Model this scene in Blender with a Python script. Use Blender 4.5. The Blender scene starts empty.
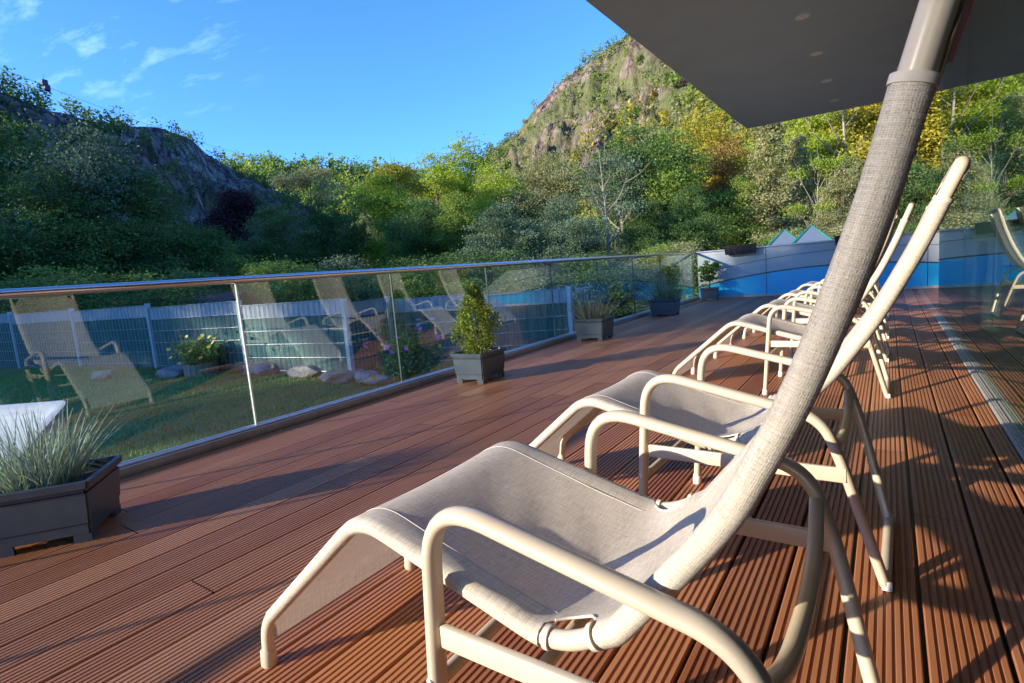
import bpy, bmesh, math, random
import numpy as np
from mathutils import Vector, Matrix, Euler

random.seed(7)
RNG = np.random.default_rng(11)
PI = math.pi
scene = bpy.context.scene
COL = scene.collection

# ------------------------------------------------------------------ camera
FPX, YAW, PITCH, ROLL, CAMH = 541.65, -0.611531, -0.125887, -0.084579, 0.911
CAM = Vector((0, 0, CAMH))
cp, sp = math.cos(PITCH), math.sin(PITCH)
FWD = Vector((math.sin(YAW) * cp, math.cos(YAW) * cp, sp))
R0 = Vector((math.cos(YAW), -math.sin(YAW), 0))
U0 = R0.cross(FWD)
RGT = R0 * math.cos(ROLL) + U0 * math.sin(ROLL)
UPV = -R0 * math.sin(ROLL) + U0 * math.cos(ROLL)
cd = bpy.data.cameras.new('camera')
cam = bpy.data.objects.new('camera', cd)
COL.objects.link(cam)
M = Matrix((RGT, UPV, -FWD)).transposed().to_4x4()
M.translation = CAM
cam.matrix_world = M
cd.sensor_width = 36.0
cd.lens = FPX / 1024 * 36.0
cd.clip_start, cd.clip_end = 0.02, 5000
scene.camera = cam


def ray(px, py):
    return FWD + RGT * ((px - 512) / FPX) + UPV * ((341.5 - py) / FPX)


def on_z(px, py, z):
    d = ray(px, py)
    return CAM + d * ((z - CAMH) / d.z)


def azimuth(px, py):
    d = ray(px, py)
    return math.atan2(d.x, d.y)


def at_dist(px, py, dist):
    d = ray(px, py)
    return CAM + d * (dist / math.hypot(d.x, d.y))


# ------------------------------------------------------------------ materials
def new_mat(name):
    m = bpy.data.materials.new(name)
    m.use_nodes = True
    nt = m.node_tree
    for n in list(nt.nodes):
        nt.nodes.remove(n)
    out = nt.nodes.new('ShaderNodeOutputMaterial')
    return m, nt, out


class NT:
    def __init__(self, nt):
        self.nt = nt

    def n(self, typ, **kw):
        nd = self.nt.nodes.new(typ)
        for k, v in kw.items():
            if k in nd.inputs.keys() if isinstance(k, str) else False:
                nd.inputs[k].default_value = v
            else:
                setattr(nd, k, v)
        return nd

    def l(self, a, b):
        self.nt.links.new(a, b)

    def noise(self, vec, scale, detail=4, rough=.55):
        nd = self.nt.nodes.new('ShaderNodeTexNoise')
        nd.inputs['Scale'].default_value = scale
        nd.inputs['Detail'].default_value = detail
        nd.inputs['Roughness'].default_value = rough
        if vec is not None:
            self.l(vec, nd.inputs['Vector'])
        return nd.outputs['Fac']

    def ramp(self, fac, stops):
        nd = self.nt.nodes.new('ShaderNodeValToRGB')
        e = nd.color_ramp.elements
        e[0].position, e[0].color = stops[0][0], (*stops[0][1], 1)
        e[1].position, e[1].color = stops[-1][0], (*stops[-1][1], 1)
        for p, c in stops[1:-1]:
            x = e.new(p)
            x.color = (*c, 1)
        self.l(fac, nd.inputs['Fac'])
        return nd.outputs['Color']

    def mix(self, fac, a, b, blend='MIX'):
        nd = self.nt.nodes.new('ShaderNodeMixRGB')
        nd.blend_type = blend
        for i, v in ((0, fac), (1, a), (2, b)):
            if hasattr(v, 'links'):
                self.l(v, nd.inputs[i])
            elif i == 0:
                nd.inputs[0].default_value = v
            else:
                nd.inputs[i].default_value = (*v, 1)
        return nd.outputs[0]

    def math(self, op, a, b=0.0, c=None):
        nd = self.nt.nodes.new('ShaderNodeMath')
        nd.operation = op
        for i, v in enumerate((a, b) if c is None else (a, b, c)):
            if hasattr(v, 'links'):
                self.l(v, nd.inputs[i])
            else:
                nd.inputs[i].default_value = v
        return nd.outputs[0]

    def mapping(self, vec, scale=(1, 1, 1), rot=(0, 0, 0)):
        nd = self.nt.nodes.new('ShaderNodeMapping')
        nd.inputs['Scale'].default_value = scale
        nd.inputs['Rotation'].default_value = rot
        self.l(vec, nd.inputs['Vector'])
        return nd.outputs['Vector']

    def coord(self, which='Object'):
        return self.nt.nodes.new('ShaderNodeTexCoord').outputs[which]

    def attr(self, name, which='Fac'):
        nd = self.nt.nodes.new('ShaderNodeAttribute')
        nd.attribute_name = name
        return nd.outputs[which]

    def rand(self):
        return self.nt.nodes.new('ShaderNodeObjectInfo').outputs['Random']

    def bump(self, h, strength=.3, dist=.01):
        nd = self.nt.nodes.new('ShaderNodeBump')
        nd.inputs['Strength'].default_value = strength
        nd.inputs['Distance'].default_value = dist
        self.l(h, nd.inputs['Height'])
        return nd.outputs['Normal']

    def pbr(self, base, rough=.5, metallic=0.0, normal=None, spec=.5):
        nd = self.nt.nodes.new('ShaderNodeBsdfPrincipled')
        for k, v in (('Base Color', base), ('Roughness', rough), ('Metallic', metallic)):
            if hasattr(v, 'links'):
                self.l(v, nd.inputs[k])
            elif k == 'Base Color':
                nd.inputs[k].default_value = (*v, 1)
            else:
                nd.inputs[k].default_value = v
        nd.inputs['Specular IOR Level'].default_value = spec
        if normal is not None:
            self.l(normal, nd.inputs['Normal'])
        return nd


def simple(name, col, rough=.5, metallic=0.0, var=.12, nscale=30, bump=0.0, spec=.5):
    m, nt, out = new_mat(name)
    g = NT(nt)
    co = g.coord()
    f = g.noise(co, nscale, 5)
    lo = tuple(c * (1 - var) for c in col)
    hi = tuple(min(1, c * (1 + var)) for c in col)
    c = g.ramp(f, [(.3, lo), (.7, hi)])
    nrm = g.bump(g.noise(co, nscale * 4, 3), .25, bump) if bump else None
    p = g.pbr(c, rough, metallic, nrm, spec)
    g.l(p.outputs[0], out.inputs[0])
    return m


MAT = {}
MAT['frame'] = simple('cream_powder_coat', (.56, .49, .375), .30, 0, .05, 14)
MAT['cap'] = simple('white_plastic_cap', (.78, .77, .74), .4, 0, .03)
MAT['steel'] = simple('brushed_steel', (.62, .62, .63), .22, 1, .06, 8)
MAT['alu'] = simple('anodised_aluminium', (.58, .58, .57), .38, 1, .1, 20)
MAT['channel'] = simple('grey_channel', (.23, .21, .19), .45, .3, .15, 12)
MAT['planter'] = simple('anthracite_plastic', (.036, .056, .078), .36, 0, .15, 18)
MAT['soil'] = simple('dark_soil', (.05, .035, .025), .95, 0, .4, 60, .01)
MAT['ceiling'] = simple('grey_plaster', (.43, .53, .60), .85, 0, .04, 3, .002)
MAT['light_disc'] = simple('frosted_lamp', (.85, .85, .82), .4, 0, .02)
MAT['glass_edge'] = simple('polished_glass_edge', (.72, .78, .76), .2, 0, .05, 20)
MAT['track'] = simple('light_metal_grating', (.50, .49, .46), .4, .2, .12, 25)
MAT['red'] = simple('red_fascia', (.5, .03, .05), .5)
MAT['black'] = simple('black_profile', (.02, .02, .022), .4)
MAT['blue_panel'] = simple('blue_panel', (.010, .36, .64), .35, 0, .08, 3)
MAT['white_panel'] = simple('pale_panel', (.31, .36, .38), .4, 0, .06, 4)
MAT['dark_line'] = simple('dark_teal_line', (.03, .06, .06), .4, 0, .4, 9)
MAT['seam_gap'] = simple('panel_joint', (.05, .07, .08), .5)
MAT['coping'] = simple('wall_coping', (.36, .34, .40), .3, .6, .08, 10)
MAT['plinth'] = simple('pale_plinth', (.42, .38, .33), .7, 0, .15, 8)
MAT['trough'] = simple('black_trough', (.010, .010, .012), .5, 0, .2, 20, 0, .3)
MAT['fence_wire'] = simple('galvanised_wire', (.27, .31, .34), .4, .5, .1)
MAT['fence_post'] = simple('galvanised_post', (.40, .47, .53), .45, .3, .1)
MAT['screen_white'] = simple('white_privacy_strip', (.30, .34, .38), .6, 0, .12, 9)
MAT['screen_green'] = simple('green_privacy_strip', (.010, .105, .105), .6, 0, .25, 9)
MAT['white_plastic'] = simple('white_plastic', (.40, .43, .45), .35, 0, .04)
MAT['trunk'] = simple('bark', (.11, .085, .06), .9, 0, .4, 6, .03)
MAT['pale_trunk'] = simple('pale_bark', (.28, .245, .19), .85, 0, .3, 5, .03)
MAT['boulder'] = simple('boulder_stone', (.30, .23, .17), .85, 0, .3, 9, .03)
MAT['rock_pale'] = simple('pale_stone', (.20, .20, .20), .85, 0, .4, 9, .03)
MAT['wood_tub'] = simple('weathered_wood', (.22, .18, .14), .8, 0, .3, 12, .01)
MAT['interior'] = simple('interior_wall', (.10, .10, .095), .8, 0, .1, 2)
MAT['tile'] = simple('pale_floor_tile', (.20, .21, .20), .35, 0, .1, 2)
MAT['gondola'] = simple('gondola_paint', (.03, .03, .06), .5)
MAT['tent_white'] = simple('pale_canvas', (.10, .135, .19), .6, 0, .1, 2)
MAT['tent_green'] = simple('green_canvas', (.01, .16, .13), .6, 0, .1, 4)
MAT['stitch'] = simple('stitch_thread', (.50, .47, .42), .8, 0, .1, 80)
MAT['hem'] = simple('white_hem', (.56, .51, .45), .8, 0, .08, 80)
MAT['shed_roof'] = simple('dark_shed_roof', (.012, .014, .017), .7, 0, .3, 5)
MAT['flower_pink'] = simple('pink_petal', (.50, .14, .50), .6, 0, .2)
MAT['flower_yellow'] = simple('yellow_petal', (.75, .55, .05), .6, 0, .2)


def deck_mat():
    m, nt, out = new_mat('hardwood_deck')
    g = NT(nt)
    co = g.coord()
    b = g.attr('board')
    v1 = g.mapping(co, (55, 2.2, 1))
    grain = g.noise(v1, 1.0, 6, .6)
    v2 = g.mapping(co, (7, 1.1, 1))
    blot = g.noise(v2, 1.0, 4, .6)
    c1 = g.ramp(b, [(0, (.30, .112, .048)), (.35, (.42, .172, .072)), (.7, (.51, .222, .094)), (1, (.60, .29, .135))])
    c2 = g.mix(g.math('MULTIPLY', grain, .5), c1, (.20, .066, .035))
    c3 = g.mix(g.ramp(blot, [(.40, (0, 0, 0)), (.75, (.45, .45, .45))]), c2, (.52, .28, .17))
    # wear and fine scratches
    fine = g.noise(g.mapping(co, (260, 9, 1)), 1.0, 3)
    rough = g.math('MULTIPLY_ADD', blot, .3, .30)
    nrm = g.bump(g.math('ADD', g.math('MULTIPLY', grain, .6), g.math('MULTIPLY', fine, .4)), .35, .0025)
    p = g.pbr(c3, rough, 0, nrm, .25)
    g.l(p.outputs[0], out.inputs[0])
    return m


def fabric_mat():
    m, nt, out = new_mat('woven_sling')
    g = NT(nt)
    uv = g.coord('UV')
    # warp / weft threads: u along the sling, v across (metres)
    w1 = g.nt.nodes.new('ShaderNodeTexWave')
    w1.bands_direction = 'X'
    w1.inputs['Scale'].default_value = 150
    w1.inputs['Distortion'].default_value = 1.0
    w1.inputs['Detail'].default_value = 2
    g.l(uv, w1.inputs['Vector'])
    w2 = g.nt.nodes.new('ShaderNodeTexWave')
    w2.bands_direction = 'Y'
    w2.inputs['Scale'].default_value = 170
    w2.inputs['Distortion'].default_value = 1.0
    w2.inputs['Detail'].default_value = 2
    g.l(uv, w2.inputs['Vector'])
    # broken lengthwise streaks and crosswise ribs
    st = g.noise(g.mapping(uv, (18, 260, 1)), 1.0, 4, .65)
    st2 = g.noise(g.mapping(uv, (330, 26, 1)), 1.0, 4, .65)
    spk = g.noise(uv, 620, 3, .75)
    a = g.math('MULTIPLY', w1.outputs['Fac'], .09)
    b = g.math('MULTIPLY', w2.outputs['Fac'], .07)
    s = g.math('ADD', g.math('ADD', a, b), g.math('MULTIPLY', st, .35))
    s = g.math('ADD', s, g.math('MULTIPLY', st2, .45))
    s = g.math('ADD', s, g.math('MULTIPLY', spk, .62))
    col = g.ramp(s, [(.48, (.17, .150, .118)), (.72, (.56, .51, .42)), (.94, (.84, .78, .67))])
    nrm = g.bump(s, .8, .0026)
    p = g.pbr(col, .75, 0, nrm, .25)
    tr = g.nt.nodes.new('ShaderNodeBsdfTranslucent')
    g.l(col, tr.inputs['Color'])
    mx = g.nt.nodes.new('ShaderNodeMixShader')
    mx.inputs[0].default_value = .16
    g.l(p.outputs[0], mx.inputs[1])
    g.l(tr.outputs[0], mx.inputs[2])
    g.l(mx.outputs[0], out.inputs[0])
    return m


def glass_mat(name, tint, ior, rough=0.0):
    m, nt, out = new_mat(name)
    g = NT(nt)
    t = g.nt.nodes.new('ShaderNodeBsdfTransparent')
    t.inputs['Color'].default_value = (*tint, 1)
    gl = g.nt.nodes.new('ShaderNodeBsdfGlossy')
    gl.inputs['Roughness'].default_value = rough
    gl.inputs['Color'].default_value = (.92, .97, .95, 1)
    fr = g.nt.nodes.new('ShaderNodeFresnel')
    fr.inputs['IOR'].default_value = ior
    # the same Fresnel on both faces: a backfacing hit would read the inverse index
    geo = g.nt.nodes.new('ShaderNodeNewGeometry')
    ii = g.math('SUBTRACT', ior, g.math('MULTIPLY', geo.outputs['Backfacing'], ior - 1.0 / ior))
    # Fresnel node inverts ior on backfaces itself: feed it so that both faces give the front value
    iorv = g.math('ADD', g.math('MULTIPLY', geo.outputs['Backfacing'], 1.0 / ior - ior), ior)
    g.l(iorv, fr.inputs['IOR'])
    mx = g.nt.nodes.new('ShaderNodeMixShader')
    g.l(fr.outputs[0], mx.inputs[0])
    g.l(t.outputs[0], mx.inputs[1])
    g.l(gl.outputs[0], mx.inputs[2])
    g.l(mx.outputs[0], out.inputs[0])
    return m


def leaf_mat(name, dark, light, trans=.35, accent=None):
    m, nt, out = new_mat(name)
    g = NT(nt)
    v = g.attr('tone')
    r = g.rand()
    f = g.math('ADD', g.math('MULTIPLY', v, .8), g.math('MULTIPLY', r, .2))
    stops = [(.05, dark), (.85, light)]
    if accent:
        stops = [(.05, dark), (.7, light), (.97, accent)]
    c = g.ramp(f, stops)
    d = g.pbr(c, .6, 0, None, .3)
    t = g.nt.nodes.new('ShaderNodeBsdfTranslucent')
    c2 = g.mix(1.0, c, (1.0, 1.0, .55), 'MULTIPLY')
    g.l(c2, t.inputs['Color'])
    mx = g.nt.nodes.new('ShaderNodeMixShader')
    mx.inputs[0].default_value = trans
    g.l(d.outputs[0], mx.inputs[1])
    g.l(t.outputs[0], mx.inputs[2])
    g.l(mx.outputs[0], out.inputs[0])
    return m


MAT['deck'] = deck_mat()
MAT['fabric'] = fabric_mat()
MAT['glass'] = glass_mat('railing_glass', (.95, .985, .97), 1.60)
MAT['facade_glass'] = glass_mat('facade_glass', (.62, .74, .70), 2.5)
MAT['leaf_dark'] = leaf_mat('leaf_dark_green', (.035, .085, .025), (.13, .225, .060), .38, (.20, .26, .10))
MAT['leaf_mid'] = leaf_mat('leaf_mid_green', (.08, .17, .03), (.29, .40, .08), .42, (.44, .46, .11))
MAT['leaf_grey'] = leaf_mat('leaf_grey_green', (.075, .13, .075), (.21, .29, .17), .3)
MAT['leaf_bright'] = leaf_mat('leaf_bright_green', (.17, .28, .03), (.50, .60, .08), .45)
MAT['leaf_yellow'] = leaf_mat('leaf_yellow', (.17, .18, .02), (.50, .44, .05), .4, (.55, .46, .08))
MAT['leaf_orange'] = leaf_mat('leaf_orange', (.17, .11, .03), (.42, .27, .08), .35)
MAT['leaf_copper'] = leaf_mat('leaf_copper', (.03, .012, .018), (.09, .028, .038), .25)
MAT['leaf_larch'] = leaf_mat('leaf_pale_larch', (.18, .21, .08), (.52, .50, .25), .42)
MAT['leaf_conifer'] = leaf_mat('leaf_conifer', (.07, .14, .018), (.36, .42, .065), .35)
MAT['leaf_silver'] = leaf_mat('leaf_silver_blade', (.10, .16, .13), (.46, .57, .50), .3)
MAT['leaf_straw'] = leaf_mat('leaf_straw_blade', (.10, .11, .05), (.36, .34, .20), .3)
MAT['leaf_feather'] = leaf_mat('leaf_feathery', (.06, .14, .05), (.20, .33, .11), .4)
MAT['grass'] = leaf_mat('grass_blade', (.07, .19, .06), (.19, .34, .11), .3)


def hill_mat(name, rock_a, rock_b, veg_a, veg_b, veg_bias):
    m, nt, out = new_mat(name)
    g = NT(nt)
    co = g.coord()
    n1 = g.noise(co, .035, 8, .65)
    n2 = g.noise(g.mapping(co, (1, 1, .35)), .16, 8, .7)
    n3 = g.noise(co, .5, 4, .6)
    rock = g.ramp(n2, [(.34, tuple(c * .45 for c in rock_a)), (.46, rock_a), (.66, rock_b)])
    vo = g.nt.nodes.new('ShaderNodeTexVoronoi')
    vo.feature = 'DISTANCE_TO_EDGE'
    vo.inputs['Scale'].default_value = .16
    warp = g.nt.nodes.new('ShaderNodeMixRGB')
    warp.blend_type = 'ADD'
    warp.inputs[0].default_value = 1
    wn = g.nt.nodes.new('ShaderNodeTexNoise')
    wn.inputs['Scale'].default_value = .2
    g.l(co, wn.inputs['Vector'])
    wm = g.mix(1.0, wn.outputs['Color'], (7, 7, 7), 'MULTIPLY')
    g.l(g.mapping(co, (1, 1, .45)), warp.inputs[1])
    g.l(wm, warp.inputs[2])
    g.l(warp.outputs[0], vo.inputs['Vector'])
    crack_shade = g.ramp(vo.outputs['Distance'], [(.02, (.30, .28, .28)), (.16, (1, 1, 1))])  # crack lines darkened in the colour, standing in for crevice shade
    rock = g.mix(1.0, rock, crack_shade, 'MULTIPLY')
    veg = g.ramp(n3, [(.3, veg_a), (.7, veg_b)])
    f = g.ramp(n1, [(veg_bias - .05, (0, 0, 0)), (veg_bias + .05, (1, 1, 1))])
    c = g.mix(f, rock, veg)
    nrm = g.bump(g.math('ADD', n2, g.math('MULTIPLY', vo.outputs['Distance'], .6)), 1.0, 4.0)
    p = g.pbr(c, .95, 0, nrm, .1)
    g.l(p.outputs[0], out.inputs[0])
    return m


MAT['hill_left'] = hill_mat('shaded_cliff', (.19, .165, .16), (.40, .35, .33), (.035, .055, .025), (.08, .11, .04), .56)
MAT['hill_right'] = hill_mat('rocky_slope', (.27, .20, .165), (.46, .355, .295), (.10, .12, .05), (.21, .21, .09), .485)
MAT['hill_far'] = hill_mat('far_wood', (.12, .12, .09), (.20, .19, .12), (.05, .08, .03), (.16, .17, .05), .40)


def ground_mat():
    m, nt, out = new_mat('lawn_turf')
    g = NT(nt)
    co = g.coord()
    n1 = g.noise(co, .55, 5, .6)
    n2 = g.noise(co, 14, 5, .7)
    c = g.ramp(n1, [(.3, (.08, .20, .07)), (.55, (.12, .25, .085)), (.75, (.18, .25, .10))])
    c = g.mix(g.math('MULTIPLY', n2, .5), c, (.03, .06, .016))
    p = g.pbr(c, .9, 0, g.bump(n2, .8, .03), .1)
    g.l(p.outputs[0], out.inputs[0])
    return m


MAT['lawn'] = ground_mat()
MAT['forest_floor'] = simple('forest_floor', (.06, .06, .03), .95, 0, .4, .4, .05)


# ------------------------------------------------------------------ object helpers
def add(name, mesh, mat=None, parent=None):
    o = bpy.data.objects.new(name, mesh)
    COL.objects.link(o)
    if mat is not None:
        mesh.materials.append(MAT[mat] if isinstance(mat, str) else mat)
    if parent is not None:
        o.parent = parent
    return o


def obj(name, bm, mat, parent=None, smooth=True, sharp=35):
    me = bpy.data.meshes.new(name)
    bm.to_mesh(me)
    bm.free()
    if smooth:
        me.polygons.foreach_set('use_smooth', [True] * len(me.polygons))
        try:
            me.set_sharp_from_angle(angle=math.radians(sharp))
        except Exception:
            pass
    return add(name, me, mat, parent)


def tag(o, label, cat, group=None):
    o['label'] = label
    o['category'] = cat
    if group:
        o['group'] = group
    return o


def thing(name, label, cat, loc=(0, 0, 0), rz=0, group=None):
    o = bpy.data.objects.new(name, None)
    COL.objects.link(o)
    o.empty_display_size = .1
    o.location = loc
    o.rotation_euler = (0, 0, rz)
    return tag(o, label, cat, group)


def structure(o):
    o['kind'] = 'structure'
    return o


def stuff(o):
    o['kind'] = 'stuff'
    return o


def copy_tree(o, parent=None):
    c = o.copy()
    COL.objects.link(c)
    c.parent = parent
    for ch in o.children:
        copy_tree(ch, c)
    return c


def box(bm, x0, x1, y0, y1, z0, z1, bevel=0.0, seg=1):
    r = bmesh.ops.create_cube(bm, size=1)
    vs = r['verts']
    for v in vs:
        v.co.x = x0 + (v.co.x + .5) * (x1 - x0)
        v.co.y = y0 + (v.co.y + .5) * (y1 - y0)
        v.co.z = z0 + (v.co.z + .5) * (z1 - z0)
    if bevel:
        es = list({e for v in vs for e in v.link_edges})
        bmesh.ops.bevel(bm, geom=es, offset=bevel, segments=seg, affect='EDGES', profile=.5)
    return vs


def fillet(pts, rad, seg=7):
    """round the corners of a polyline (rad: one radius per inner corner)"""
    pts = [Vector(p) for p in pts]
    out = [pts[0]]
    for i in range(1, len(pts) - 1):
        a, b, c = pts[i - 1], pts[i], pts[i + 1]
        r = rad[i - 1] if isinstance(rad, (list, tuple)) else rad
        d1, d2 = (a - b), (c - b)
        l = min(r, d1.length * .48, d2.length * .48)
        if l < 1e-5:
            out.append(b)
            continue
        p, q = b + d1.normalized() * l, b + d2.normalized() * l
        for k in range(seg + 1):
            t = k / seg
            out.append(p * (1 - t) ** 2 + b * 2 * t * (1 - t) + q * t * t)
    out.append(pts[-1])
    return out


def sweep(bm, pts, ra, rb=None, n=12, ref=(0, 1, 0), cap=True):
    """tube of elliptical section along pts; ra across ref, rb along ref"""
    rb = ra if rb is None else rb
    pts = [Vector(p) for p in pts]
    rings = []
    prev = None
    for i, p in enumerate(pts):
        if i == 0:
            t = pts[1] - p
        elif i == len(pts) - 1:
            t = p - pts[i - 1]
        else:
            t = (pts[i + 1] - p).normalized() + (p - pts[i - 1]).normalized()
        t.normalize()
        if prev is None:
            r = Vector(ref)
            b = r - t * r.dot(t)
            if b.length < 1e-3:
                r = Vector((1, 0, 0)) if abs(t.x) < .9 else Vector((0, 0, 1))
                b = r - t * r.dot(t)
        else:
            b = prev - t * prev.dot(t)
        b.normalize()
        prev = b
        a = b.cross(t)
        k = ra[i] if isinstance(ra, (list, tuple)) else ra
        k2 = rb[i] if isinstance(rb, (list, tuple)) else rb
        rings.append([bm.verts.new(p + a * (k * math.cos(2 * PI * j / n)) + b * (k2 * math.sin(2 * PI * j / n))) for j in range(n)])
    for i in range(len(rings) - 1):
        for j in range(n):
            bm.faces.new((rings[i][j], rings[i][(j + 1) % n], rings[i + 1][(j + 1) % n], rings[i + 1][j]))
    if cap:
        bm.faces.new(list(reversed(rings[0])))
        bm.faces.new(rings[-1])


def catmull(pts, sub=8):
    P = [Vector(p) for p in pts]
    P = [P[0] * 2 - P[1]] + P + [P[-1] * 2 - P[-2]]
    out = []
    for i in range(1, len(P) - 2):
        for k in range(sub):
            t = k / sub
            p0, p1, p2, p3 = P[i - 1], P[i], P[i + 1], P[i + 2]
            out.append(.5 * ((2 * p1) + (p2 - p0) * t + (2 * p0 - 5 * p1 + 4 * p2 - p3) * t * t + (3 * p1 - p0 - 3 * p2 + p3) * t ** 3))
    out.append(P[-2])
    return out


def resample(pts, step):
    L = [0]
    for a, b in zip(pts, pts[1:]):
        L.append(L[-1] + (b - a).length)
    n = max(2, int(L[-1] / step))
    out, j = [], 0
    for k in range(n + 1):
        s = L[-1] * k / n
        while j < len(L) - 2 and L[j + 1] < s:
            j += 1
        t = (s - L[j]) / max(1e-9, L[j + 1] - L[j])
        out.append(pts[j].lerp(pts[j + 1], t))
    return out


def quads_mesh(name, V, tone):
    """V: (N,4,3) quads with one tone value each"""
    n = len(V)
    me = bpy.data.meshes.new(name)
    me.vertices.add(n * 4)
    me.vertices.foreach_set('co', np.ascontiguousarray(V.reshape(-1), dtype=np.float32))
    me.loops.add(n * 4)
    me.loops.foreach_set('vertex_index', np.arange(n * 4, dtype=np.int32))
    me.polygons.add(n)
    me.polygons.foreach_set('loop_start', np.arange(0, n * 4, 4, dtype=np.int32))
    try:
        me.polygons.foreach_set('loop_total', np.full(n, 4, dtype=np.int32))
    except Exception:
        pass
    at = me.attributes.new('tone', 'FLOAT', 'FACE')
    at.data.foreach_set('value', np.ascontiguousarray(tone, dtype=np.float32))
    me.update()
    me.validate()
    return me


def leaf_quads(C, size, rng, up=.5, aspect=.6):
    n = len(C)
    N = rng.normal(size=(n, 3))
    N[:, 2] = np.abs(N[:, 2]) + up * .35
    N /= np.linalg.norm(N, axis=1, keepdims=True)
    A = rng.normal(size=(n, 3))
    A -= N * np.sum(A * N, axis=1, keepdims=True)
    A /= np.linalg.norm(A, axis=1, keepdims=True)
    B = np.cross(N, A)
    s = (size * rng.uniform(.6, 1.35, n))[:, None]
    a, b = A * s * .5, B * s * .5 * aspect
    drop = N * s * .10
    return np.stack([C - a, C - b * 1.0 + drop, C + a, C + b * 1.0 + drop], axis=1)


# ------------------------------------------------------------------ deck
def build_deck():
    rng = random.Random(3)
    pitch, gap, nr, dep = .15, .0095, 8, .005
    x_off = CAMH * .080329 - .003          # seam phase read from the photograph
    X0, X1 = -3.345, .440
    Y0, Y1 = -3.5, 12.6
    V, F, B = [], [], []
    k = math.floor((X0 - x_off) / pitch)
    X2 = 4.0
    while x_off + k * pitch < X2:
        a = x_off + k * pitch + gap / 2
        b = a + pitch - gap
        prof = []
        w = (b - a) / nr
        for r in range(nr):
            u = a + r * w
            if r == 0:
                prof += [(u, -.02), (u, -.004), (u + .003, 0)]
            else:
                prof += [(u + w * .20, -dep), (u + w * .29, 0)]
            if r == nr - 1:
                prof += [(b - .003, 0), (b, -.004), (b, -.02)]
            else:
                prof += [(u + w * .83, 0), (u + w * .92, -dep)]
        prof = [(min(max(x, X0), X1 if a < X1 else X2), z) for x, z in prof]
        y = Y0 - rng.uniform(0, 2.5) if a < X1 else 8.03
        base = rng.random()
        extra = a < X1 < b
        while y < Y1:
            ln = rng.choice((2.45, 3.05, 3.65, 4.25))
            y2 = min(y + ln, Y1)
            ya = max(y, Y0)
            if y2 > ya + .05:
                n0 = len(V)
                tilt = rng.uniform(-.0008, .0008)
                for yy in (ya + .0015, y2 - .0015):
                    for x, z in prof:
                        V.append((x, yy, z + tilt))
                m = len(prof)
                tone = min(1, max(0, rng.gauss(.5, .34)))
                for i in range(m - 1):
                    if prof[i + 1][0] - prof[i][0] > 1e-6 or prof[i + 1][1] != prof[i][1]:
                        F.append((n0 + i, n0 + i + 1, n0 + m + i + 1, n0 + m + i))
                        B.append(tone)
            y = y2 + .002
            if y >= Y1 - .01:
                break
        if extra:
            n0 = len(V)
            for yy in (8.03, Y1):
                for x in (X1 + .0005, b):
                    V.append((x, yy, 0))
            F.append((n0, n0 + 1, n0 + 3, n0 + 2))
            B.append(.5)
        k += 1
    me = bpy.data.meshes.new('deck')
    me.from_pydata(V, [], F)
    at = me.attributes.new('board', 'FLOAT', 'FACE')
    at.data.foreach_set('value', B)
    me.update()
    structure(add('deck', me, 'deck'))
    bm = bmesh.new()
    box(bm, -3.5, .6, -3.6, 12.7, -.32, -.024)
    box(bm, .602, 4.1, 8.03, 12.7, -.32, -.024)
    structure(obj('deck_substructure', bm, 'black', smooth=False))


build_deck()

# ------------------------------------------------------------------ sun loungers
BACK = [(.085, .05), (.243, .205), (.309, .293), (.370, .390), (.446, .539), (.498, .661), (.521, .714)]
PIV = Vector((-.385, 0, .345))
HW = .245


def back_points(ang):
    c, s = math.cos(ang), math.sin(ang)
    return [Vector((PIV.x + x * c - z * s, 0, PIV.z + x * s + z * c)) for x, z in BACK]


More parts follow.
